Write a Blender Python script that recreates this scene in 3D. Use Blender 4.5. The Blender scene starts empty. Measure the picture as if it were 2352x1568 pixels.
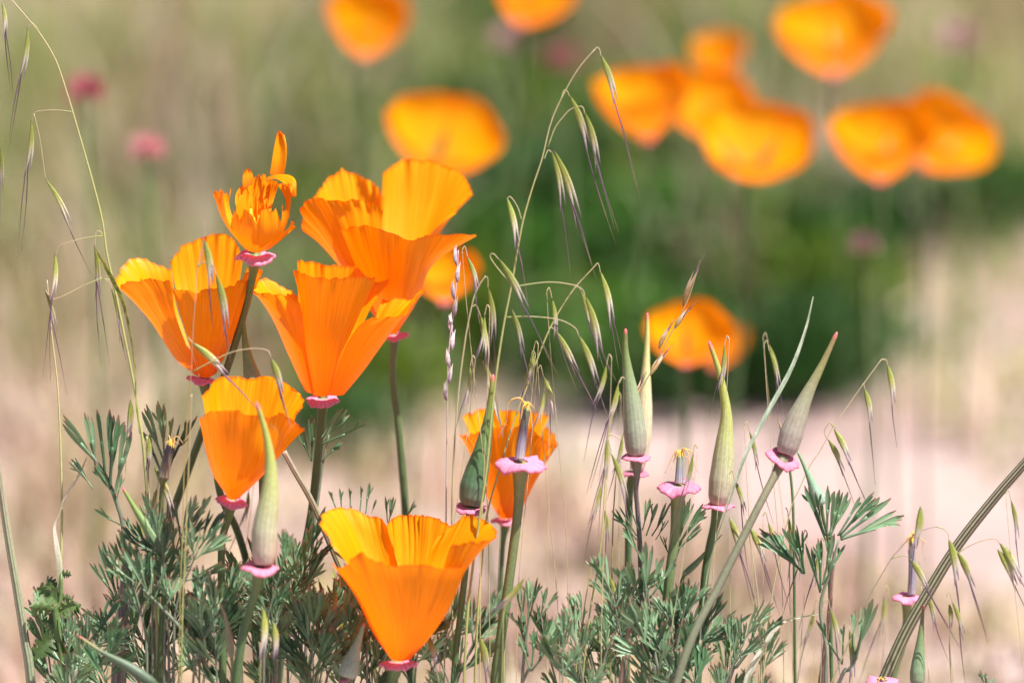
import bpy, math, random
import numpy as np
from mathutils import Vector, Matrix

random.seed(7)
rng = np.random.default_rng(7)
scene = bpy.context.scene
C = scene.collection

# ------------------------------------------------------------------ camera
D = 1.83                       # focus distance in metres
PITCH = math.radians(9.0)
LENS = 200.0
ZF = 0.205                     # height above the soil of the point looked at
FW = Vector((0, math.cos(PITCH), -math.sin(PITCH)))
RT = Vector((1, 0, 0))
UP = Vector((0, math.sin(PITCH), math.cos(PITCH)))
FOCUS = Vector((0, 0, ZF))
CAM = FOCUS - FW * D
cd = bpy.data.cameras.new('camera')
cam = bpy.data.objects.new('camera', cd)
C.objects.link(cam)
cam.location = CAM
cam.rotation_euler = (math.pi / 2 - PITCH, 0, 0)
cd.lens = LENS
cd.sensor_width = 36
cd.clip_start = 0.05
cd.clip_end = 600
cd.dof.use_dof = True
cd.dof.focus_distance = D + .006
cd.dof.aperture_fstop = 5.9
scene.camera = cam

# ------------------------------------------------------------------ light
SUN_EL = math.radians(66)
SUN_AZ = math.atan2(0.68, -0.34)        # clockwise from +Y: to the right and in front
to_sun = Vector((math.sin(SUN_AZ) * math.cos(SUN_EL), math.cos(SUN_AZ) * math.cos(SUN_EL), math.sin(SUN_EL)))
world = bpy.data.worlds.new('World')
scene.world = world
world.use_nodes = True
wn = world.node_tree.nodes
bg = wn['Background']
sky = wn.new('ShaderNodeTexSky')
sky.sky_type = 'NISHITA'
sky.sun_disc = False
sky.sun_elevation = SUN_EL
sky.sun_rotation = SUN_AZ
world.node_tree.links.new(sky.outputs[0], bg.inputs[0])
bg.inputs[1].default_value = 0.05
sl = bpy.data.lights.new('sun', 'SUN')
sl.energy = 5.0
sl.angle = math.radians(0.53)
sl.color = (1.0, 0.95, 0.88)
sun = bpy.data.objects.new('sun', sl)
C.objects.link(sun)
sun.rotation_euler = to_sun.to_track_quat('Z', 'Y').to_euler()
sun.location = (0, 0, 3)

vs = scene.view_settings
vs.view_transform = 'Standard'
vs.look = 'None'
vs.exposure = 1.15
vs.gamma = 1.0
scene.cycles.use_denoising = True
scene.cycles.max_bounces = 10
scene.cycles.transmission_bounces = 6
scene.cycles.diffuse_bounces = 6

# ------------------------------------------------------------------ helpers
PW, PH = 2352.0, 1568.0
K = D * (36.0 / LENS) / PW              # metres per picture pixel in the focus plane


def at(x, y, d=0.0):
    """World point seen at picture position (x, y), d metres behind the focus plane."""
    q = D + d
    w = q * 36.0 / LENS
    return CAM + FW * q + RT * ((x / PW - .5) * w) + UP * ((.5 - y / PH) * w * PH / PW)


def cr(P, t):
    """Catmull-Rom through the rows of P, t in 0..1 (array)."""
    P = np.asarray(P, float)
    n = len(P)
    if n == 2:
        P = np.array([P[0], (P[0] + P[1]) / 2, P[1]])
        n = 3
    t = np.atleast_1d(np.clip(t, 0, 1)) * (n - 1)
    i = np.minimum(t.astype(int), n - 2)
    f = (t - i).reshape((-1,) + (1,) * (P.ndim - 1))
    E = np.concatenate([[2 * P[0] - P[1]], P, [2 * P[-1] - P[-2]]])
    a, b, c, d = E[i], E[i + 1], E[i + 2], E[i + 3]
    return .5 * (2 * b + (c - a) * f + (2 * a - 5 * b + 4 * c - d) * f ** 2 + (3 * b - a - 3 * c + d) * f ** 3)


class MB:
    """Collects vertices, colours and faces; build() links them as one mesh object."""
    def __init__(self):
        self.v, self.c, self.f, self.n = [], [], [], 0

    def grid(self, P, col, close_u=False):
        """P: (nv, nu, 3) array, col: colour or (nv, nu, 3)."""
        nv, nu = P.shape[:2]
        col = np.broadcast_to(np.asarray(col, float), P.shape)
        self.v.append(P.reshape(-1, 3))
        self.c.append(col.reshape(-1, 3))
        o = self.n
        m = nu if close_u else nu - 1
        for j in range(nv - 1):
            for i in range(m):
                k = (i + 1) % nu
                self.f.append((o + j * nu + i, o + j * nu + k, o + (j + 1) * nu + k, o + (j + 1) * nu + i))
        self.n += nv * nu

    def mesh(self, name, mat, smooth=True):
        me = bpy.data.meshes.new(name)
        V = np.concatenate(self.v)
        me.from_pydata(V.tolist(), [], self.f)
        a = me.color_attributes.new('col', 'FLOAT_COLOR', 'POINT')
        cc = np.ones((len(V), 4))
        cc[:, :3] = np.concatenate(self.c)
        a.data.foreach_set('color', cc.ravel())
        me.materials.append(mat)
        if smooth:
            me.polygons.foreach_set('use_smooth', [True] * len(me.polygons))
        return me

    def build(self, name, mat, parent=None, smooth=True):
        return link(name, self.mesh(name, mat, smooth), parent)


def link(name, me, parent=None):
    o = bpy.data.objects.new(name, me)
    C.objects.link(o)
    if parent is not None:
        o.parent = parent
        o.matrix_parent_inverse = Matrix.Translation(parent.location).inverted()
    return o


def thing(name, label, cat, loc=(0, 0, 0), group=None):
    o = bpy.data.objects.new(name, None)
    C.objects.link(o)
    o.location = loc
    o.empty_display_size = 0.01
    o['label'] = label
    o['category'] = cat
    if group:
        o['group'] = group
    return o


def tag(o, label, cat, group=None):
    o['label'] = label
    o['category'] = cat
    if group:
        o['group'] = group
    return o


def frames(P):
    """Tangent and two normals along a polyline (n,3)."""
    T = np.gradient(P, axis=0)
    T /= np.linalg.norm(T, axis=1, keepdims=True) + 1e-12
    ref = np.array(FW)
    N = np.cross(T, ref)
    N /= np.linalg.norm(N, axis=1, keepdims=True) + 1e-9
    B = np.cross(T, N)
    return T, N, B


def tube(mb, pts, radii, col, sides=8, n=24, ridge=0.0, ridges=6, stripe=None, cap=True, wob=0.0, sk=.6, sp=2.0):
    """Tapered tube; col: colour or list of colour stops; stripe: colour of the grooves."""
    t = np.linspace(0, 1, n)
    P = cr([tuple(p) for p in pts], t)
    R = np.interp(t, np.linspace(0, 1, len(radii)), radii)
    if wob:
        R = R * (1 + wob * rng.normal(size=n))
    T, N, B = frames(P)
    th = np.linspace(0, 2 * np.pi, sides, endpoint=False)
    rr = 1 + ridge * np.cos(ridges * th)
    Q = P[:, None, :] + R[:, None, None] * rr[None, :, None] * (np.cos(th)[None, :, None] * N[:, None, :] + np.sin(th)[None, :, None] * B[:, None, :])
    cs = np.asarray(col, float)
    if cs.ndim == 1:
        cs = np.array([cs, cs])
    cc = np.stack([np.interp(t, np.linspace(0, 1, len(cs)), cs[:, k]) for k in range(3)], 1)
    CC = np.repeat(cc[:, None, :], sides, 1)
    if stripe is not None:
        s = (0.5 - 0.5 * np.cos(ridges * th)) ** sp
        CC = CC * (1 - sk * s[None, :, None]) + np.asarray(stripe) * (sk * s[None, :, None])
    if cap:
        Q = np.concatenate([np.repeat(P[:1, None, :], sides, 1), Q, np.repeat(P[-1:, None, :], sides, 1)])
        CC = np.concatenate([CC[:1], CC, CC[-1:]])
    mb.grid(Q, CC, True)


# ------------------------------------------------------------------ materials
def nodes_of(m):
    m.use_nodes = True
    nt = m.node_tree
    nt.nodes.clear()
    return nt, nt.nodes, nt.links


def plant_material(name, transl=0.25, rough=0.5, spec=0.35, vary=0.25, nscale=900.0, bump=0.15, tboost=(1.1, 1.25, .5)):
    m = bpy.data.materials.new(name)
    nt, N, L = nodes_of(m)
    out = N.new('ShaderNodeOutputMaterial')
    at_ = N.new('ShaderNodeAttribute'); at_.attribute_name = 'col'
    tc = N.new('ShaderNodeTexCoord')
    nz = N.new('ShaderNodeTexNoise'); nz.inputs['Scale'].default_value = nscale; nz.inputs['Detail'].default_value = 4
    L.new(tc.outputs['Object'], nz.inputs['Vector'])
    oi = N.new('ShaderNodeObjectInfo')
    mr = N.new('ShaderNodeMapRange'); mr.inputs[1].default_value = .25; mr.inputs[2].default_value = .75
    mr.inputs[3].default_value = 1 - vary; mr.inputs[4].default_value = 1 + vary
    L.new(nz.outputs['Fac'], mr.inputs[0])
    mr2 = N.new('ShaderNodeMapRange'); mr2.inputs[3].default_value = .85; mr2.inputs[4].default_value = 1.18
    L.new(oi.outputs['Random'], mr2.inputs[0])
    mu = N.new('ShaderNodeMath'); mu.operation = 'MULTIPLY'
    L.new(mr.outputs[0], mu.inputs[0]); L.new(mr2.outputs[0], mu.inputs[1])
    vm = N.new('ShaderNodeVectorMath'); vm.operation = 'SCALE'
    L.new(at_.outputs['Color'], vm.inputs[0]); L.new(mu.outputs[0], vm.inputs['Scale'])
    p = N.new('ShaderNodeBsdfPrincipled')
    p.inputs['Roughness'].default_value = rough
    p.inputs['Specular IOR Level'].default_value = spec
    L.new(vm.outputs[0], p.inputs['Base Color'])
    bp = N.new('ShaderNodeBump'); bp.inputs['Strength'].default_value = bump; bp.inputs['Distance'].default_value = .0003
    L.new(nz.outputs['Fac'], bp.inputs['Height']); L.new(bp.outputs[0], p.inputs['Normal'])
    tr = N.new('ShaderNodeBsdfTranslucent')
    vt = N.new('ShaderNodeVectorMath'); vt.operation = 'MULTIPLY'; vt.inputs[1].default_value = tboost
    L.new(vm.outputs[0], vt.inputs[0]); L.new(vt.outputs[0], tr.inputs[0])
    mx = N.new('ShaderNodeMixShader'); mx.inputs[0].default_value = transl
    L.new(p.outputs[0], mx.inputs[1]); L.new(tr.outputs[0], mx.inputs[2]); L.new(mx.outputs[0], out.inputs[0])
    return m


def petal_material(name, base, tip, trans, fac=0.46):
    m = bpy.data.materials.new(name)
    nt, N, L = nodes_of(m)
    out = N.new('ShaderNodeOutputMaterial')
    uv = N.new('ShaderNodeUVMap')
    sp = N.new('ShaderNodeSeparateXYZ'); L.new(uv.outputs[0], sp.inputs[0])
    mp = N.new('ShaderNodeMapping'); mp.inputs['Scale'].default_value = (75, 2.2, 1)
    L.new(uv.outputs[0], mp.inputs[0])
    nz = N.new('ShaderNodeTexNoise'); nz.inputs['Scale'].default_value = 1.0; nz.inputs['Detail'].default_value = 3
    L.new(mp.outputs[0], nz.inputs['Vector'])
    ramp = N.new('ShaderNodeMix'); ramp.data_type = 'RGBA'
    ramp.inputs[6].default_value = (*base, 1); ramp.inputs[7].default_value = (*tip, 1)
    mr = N.new('ShaderNodeMapRange'); mr.inputs[1].default_value = .02; mr.inputs[2].default_value = .38
    L.new(sp.outputs[1], mr.inputs[0]); L.new(mr.outputs[0], ramp.inputs[0])
    mv = N.new('ShaderNodeMapRange'); mv.inputs[1].default_value = .3; mv.inputs[2].default_value = .7
    mv.inputs[3].default_value = .80; mv.inputs[4].default_value = 1.10
    L.new(nz.outputs['Fac'], mv.inputs[0])
    edge = N.new('ShaderNodeMapRange'); edge.inputs[1].default_value = .972; edge.inputs[2].default_value = .995
    L.new(sp.outputs[1], edge.inputs[0])
    em = N.new('ShaderNodeMix'); em.data_type = 'RGBA'; em.inputs[7].default_value = (.95, .24, .001, 1)
    L.new(edge.outputs[0], em.inputs[0]); L.new(ramp.outputs[2], em.inputs[6])
    sc = N.new('ShaderNodeVectorMath'); sc.operation = 'SCALE'
    L.new(em.outputs[2], sc.inputs[0]); L.new(mv.outputs[0], sc.inputs['Scale'])
    p = N.new('ShaderNodeBsdfPrincipled')
    p.inputs['Roughness'].default_value = .42
    p.inputs['Specular IOR Level'].default_value = .32
    L.new(sc.outputs[0], p.inputs['Base Color'])
    bp = N.new('ShaderNodeBump'); bp.inputs['Strength'].default_value = .5; bp.inputs['Distance'].default_value = .0005
    L.new(nz.outputs['Fac'], bp.inputs['Height']); L.new(bp.outputs[0], p.inputs['Normal'])
    tr = N.new('ShaderNodeBsdfTranslucent')
    st = N.new('ShaderNodeVectorMath'); st.operation = 'SCALE'
    st.inputs[0].default_value = trans
    L.new(mv.outputs[0], st.inputs['Scale']); L.new(st.outputs[0], tr.inputs[0])
    mx = N.new('ShaderNodeMixShader'); mx.inputs[0].default_value = fac
    L.new(p.outputs[0], mx.inputs[1]); L.new(tr.outputs[0], mx.inputs[2]); L.new(mx.outputs[0], out.inputs[0])
    return m


M_PETAL = petal_material('poppy_petal', (.95, .24, .001), (.98, .47, .001), (.98, .17, .0005), .5)
M_PETAL_SUNTINT = petal_material('poppy_petal_sunlit_tint', (.97, .36, .001), (.98, .48, .001), (.98, .22, .0005), .5)  # same petal made yellower for the far cups: sunlit glow put into the colour
M_LEAF = plant_material('feathery_leaf', .22, .38, .55, .26)
M_STEM = plant_material('green_stem', .06, .45, .4, .15)
M_OAT = plant_material('oat_husk', .35, .4, .4, .18, 1500)
M_RIM = plant_material('pink_rim', .25, .55, .3, .14, 1200, .4, (1.1, .7, .9))
M_DRY = plant_material('dry_straw', .25, .6, .2, .2, 300)
M_FAR = plant_material('far_foliage', .25, .5, .35, .25, 60)

# ------------------------------------------------------------------ the ground
def ground_material():
    m = bpy.data.materials.new('dry_soil')
    nt, N, L = nodes_of(m)
    out = N.new('ShaderNodeOutputMaterial')
    p = N.new('ShaderNodeBsdfPrincipled'); p.inputs['Roughness'].default_value = .9
    tc = N.new('ShaderNodeTexCoord')
    n1 = N.new('ShaderNodeTexNoise'); n1.inputs['Scale'].default_value = 5; n1.inputs['Detail'].default_value = 5
    n2 = N.new('ShaderNodeTexNoise'); n2.inputs['Scale'].default_value = 90; n2.inputs['Detail'].default_value = 6
    L.new(tc.outputs['Object'], n1.inputs[0]); L.new(tc.outputs['Object'], n2.inputs[0])
    r = N.new('ShaderNodeValToRGB')
    e = r.color_ramp.elements
    e[0].position = .32; e[0].color = (.30, .19, .175, 1)
    e[1].position = .7; e[1].color = (.42, .345, .305, 1)
    x = e.new(.5); x.color = (.39, .29, .275, 1)
    L.new(n1.outputs['Fac'], r.inputs[0])
    mx = N.new('ShaderNodeMix'); mx.data_type = 'RGBA'; mx.blend_type = 'MULTIPLY'; mx.inputs[0].default_value = .6
    r2 = N.new('ShaderNodeValToRGB'); r2.color_ramp.elements[0].position = .3; r2.color_ramp.elements[0].color = (.55, .5, .45, 1)
    r2.color_ramp.elements[1].position = .65
    L.new(n2.outputs['Fac'], r2.inputs[0])
    L.new(r.outputs[0], mx.inputs[6]); L.new(r2.outputs[0], mx.inputs[7]); L.new(mx.outputs[2], p.inputs['Base Color'])
    bp = N.new('ShaderNodeBump'); bp.inputs['Strength'].default_value = .6; bp.inputs['Distance'].default_value = .01
    L.new(n2.outputs['Fac'], bp.inputs['Height']); L.new(bp.outputs[0], p.inputs['Normal'])
    L.new(p.outputs[0], out.inputs[0])
    return m


def ground_height(x, y):
    t = np.clip((np.asarray(y, float) - .55) / 1.0, 0, 12)
    rise = .13 * np.where(t < 1, t * t * .5, t - .5)         # the meadow climbs gently behind the flowers
    near = (np.abs(x) < 3) & (np.asarray(y) < 7.5) & (np.asarray(y) > -2.2)
    return rise + near * (.012 * np.sin(x * 5.1 + 1.3) * np.cos(y * 4.3) + .006 * np.sin(x * 17 + y * 11))


mb = MB()
gx = np.concatenate([np.linspace(-200, -3, 14), np.linspace(-2.6, 2.6, 80), np.linspace(3, 200, 14)])
gy = np.concatenate([np.linspace(-60, -2.4, 10), np.linspace(-2, 7, 130), np.linspace(8, 400, 22)])
X, Y = np.meshgrid(gx, gy)
Z = ground_height(X, Y)
mb.grid(np.stack([X, Y, Z], -1), (.5, .4, .3))
g = mb.build('ground', ground_material())
g['kind'] = 'structure'


def to_ground(pts, spread=None):
    """Continue a stalk's picture-space points down to the soil."""
    p = Vector(pts[-1]); q = Vector(pts[-2])
    d = (p - q).normalized()
    d = Vector((d.x * .55, d.y * .4, min(d.z, -.35))).normalized()
    gz = float(ground_height(p.x, p.y)) - .004
    L = (gz - p.z) / d.z
    return list(pts) + [p + d * (L * .5) + Vector((0, 0, -.002)), p + d * L]


# ------------------------------------------------------------------ poppy parts
def petal(parent, fr, ribs, jag=0.0, ripple=1.0, seed=0, nu=90, nv=48, rnd=.05, curl=0.0, name='petal', mat=None):
    """One petal: ribs run from the cup's base to the free edge, in (x, y, depth) of the flower's frame."""
    r = np.random.default_rng(seed * 31 + 5)
    x0, y0, s, d0 = fr
    yb = 1400
    W = np.array([[at(x0 + s * a, y0 + s * b, d0 + (c - np.interp(c, [-160, 120], [.24, -.16]) * (yb - b)) * s * K) for (a, b, c) in rib] for rib in ribs])   # (nr, np, 3)
    u = np.linspace(0, 1, nu)
    v = np.linspace(0, 1, nv)
    A = cr(W, u)                                   # (nu, np, 3)
    k1, k2, k3 = r.uniform(0, 6.28, 3)
    edge = 1 - rnd * np.abs(2 * u - 1) ** 5 + .010 * np.sin(9 * u + k1) * ripple + .006 * np.sin(31 * u + k2) * ripple + r.normal(0, .004, nu) * ripple
    if jag:
        tooth = np.interp(u * 17 + k1, np.arange(0, 30), r.uniform(0, 1, 30) * (np.arange(30) % 2 * .7 + .3))
        edge = edge - jag * tooth
    P = np.zeros((nv, nu, 3))
    for i in range(nu):
        P[:, i] = cr(A[i], v * edge[i])
    du = np.gradient(P, axis=1); dv = np.gradient(P, axis=0)
    n = np.cross(du, dv); n /= np.linalg.norm(n, axis=2, keepdims=True) + 1e-12
    wv = (v ** 2.5)[:, None]
    dv0 = dv * nv
    amp = (.0006 * np.sin(7.5 * u + k3) + .00035 * np.sin(19 * u + k1) + .00016 * np.sin(43 * u + k2))[None, :]
    n1, n2 = r.normal(size=24), r.normal(size=60)
    sm = lambda q_, kk: cr(q_[:, None], u)[:, 0] * kk
    lip = (sm(n1, .00034) + sm(n2, .00022))[None, :] * (v ** 9)[:, None] + (sm(n1[::-1], .00016))[None, :] * (v ** 3)[:, None]
    edge2 = sm(r.normal(size=40), .006)
    P += dv0 * edge2[None, :, None] * (v ** 6)[:, None, None]
    lo = .0009 * np.sin(3.1 * u + k2)[None, :] * np.sin(2.6 * v + k1)[:, None] * (v ** .8)[:, None]
    P = P + n * ((amp * wv + lo * .8 + lip) * ripple)[..., None]
    # the free edge bends outwards
    if curl:
        cen = np.array(at(x0 + s * ribs[0][0][0], y0 + s * ribs[0][0][1], d0))
        w = np.clip((v - .86) / .14, 0, 1)[:, None] ** 1.6 * (.7 + .3 * np.sin(11 * u + k3))[None, :]
        rad = P - cen
        rad[..., 2] = 0
        rad /= np.linalg.norm(rad, axis=2, keepdims=True) + 1e-9
        P = P + rad * (w * curl)[..., None]
        P[..., 2] -= w * curl * .25
    mbp = MB()
    mbp.grid(P, (1, .4, 0))
    me = mbp.mesh(name, mat or M_PETAL)
    uvl = me.uv_layers.new(name='UVMap')
    UU, VV = np.meshgrid(u, v)
    UV = np.stack([UU + seed * 1.37, VV], -1).reshape(-1, 2)
    li = np.zeros(len(me.loops), int)
    me.loops.foreach_get('vertex_index', li)
    uvl.data.foreach_set('uv', UV[li].ravel())
    return link(name, me, parent)


PINK = (.76, .24, .36)


def rim(parent, c, r, axis=(0, 0, 1), seed=0, wave=.16, droop=.12, col=PINK, inner=.3):
    """The flared collar below a poppy's petals."""
    q = np.random.default_rng(seed + 99)
    ax = Vector(axis).normalized()
    e1 = ax.cross(Vector((0, 1, 0.01))).normalized(); e2 = ax.cross(e1)
    th = np.linspace(0, 2 * np.pi, 56, endpoint=False)
    k = q.uniform(0, 6.28, 4)
    wv = .55 * np.sin(3 * th + k[0]) + .35 * np.sin(5 * th + k[1]) + .2 * np.sin(11 * th + k[2])
    out = 1 + .07 * np.sin(4 * th + k[3]) + .035 * np.sin(13 * th + k[1])
    P, CC = [], []
    thick = .09 * r
    prof = [(inner, .04, 0), (.5, .05, .1), (.72, .05, .5), (.88, -droop * .3, .8), (.97, -droop * .6, 1), (1.01, -droop - .05, 1), (.99, -droop - thick / r, 1), (.90, -droop - thick / r, .9), (.70, -.10, .5), (.45, -.18, .1), (inner, -.24, 0)]
    for j, (f, h, w) in enumerate(prof):
        R = r * (f * (1 + (out - 1) * w))
        H = r * (h + wave * w * wv)
        P.append(np.array(c)[None, :] + np.outer(R * np.cos(th), e1) + np.outer(R * np.sin(th), e2) + np.outer(H, ax))
        m = 1.12 - .25 * f if j < 5 else .85
        g_ = 1 + .12 * np.sin(23 * th + k[2]) + .10 * np.sin(37 * th + k[0])
        CC.append(np.outer(g_ * m, col))
    mbp = MB(); mbp.grid(np.array(P), np.array(CC), True)
    return mbp.build('receptacle_rim', M_RIM, parent)


G_STEM = (.085, .15, .055)
G_STEM2 = (.15, .22, .075)
G_PURP = (.20, .15, .17)


def stem(parent, pts, r0, r1, col=None, funnel=None, stripe=(.07, .11, .06), n=40, ground=True, rd=.07):
    P = [Vector(p) for p in pts]
    if ground:
        P = to_ground(P)
    t = np.linspace(0, 1, n)
    Q = cr([tuple(p) for p in P], t)
    dist = np.concatenate([[0], np.cumsum(np.linalg.norm(np.diff(Q, axis=0), axis=1))])
    R = np.interp(dist, [0, dist[-1]], [r0, r1])
    if funnel:
        R = R + (funnel - r0) * np.exp(-(dist / (funnel * 2.3)) ** 1.6)
    mbp = MB()
    cols = col or [G_STEM2, G_STEM, G_STEM]
    tube(mbp, Q.tolist(), R.tolist(), cols, sides=16, n=n * 2, ridge=rd, ridges=7, stripe=stripe)
    return mbp.build('stem', M_STEM, parent)


def stamens(parent, c, r, h, n=22, seed=0):
    q = np.random.default_rng(seed)
    mbp = MB()
    for i in range(n):
        a = q.uniform(0, 6.28); rr = r * q.uniform(.3, 1)
        p = Vector(c)
        top = p + Vector((math.cos(a) * rr, math.sin(a) * rr, h * q.uniform(.7, 1.1)))
        m = (p + top) / 2 + Vector((math.cos(a), math.sin(a), 0)) * (-.12 * r)
        tube(mbp, [p, m, top], [.0005, .0005, .0009, .0009, .0006], [(.8, .3, .01), (.85, .36, .01)], sides=5, n=7)
    return mbp.build('stamens', M_STEM, parent)


def F(fr, x, y, z=0):
    x0, y0, s, d0 = fr
    return at(x0 + s * x, y0 + s * y, d0 + z * s * K)


FL = {
    'A': (257.3, 523.7, .2402, 0.018),
    'B': (468.6, 284.8, .2110, -0.006),
    'C': (679.9, 349.1, .2813, 0.048),
    'D': (560.5, 588.0, .2286, 0.016),
    'E': (441.0, 845.3, .2169, -0.014),
    'F': (735.0, 1148.5, .2637, -0.026),
    'G': (1029.0, 900.4, .2051, 0.058),
}

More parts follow.
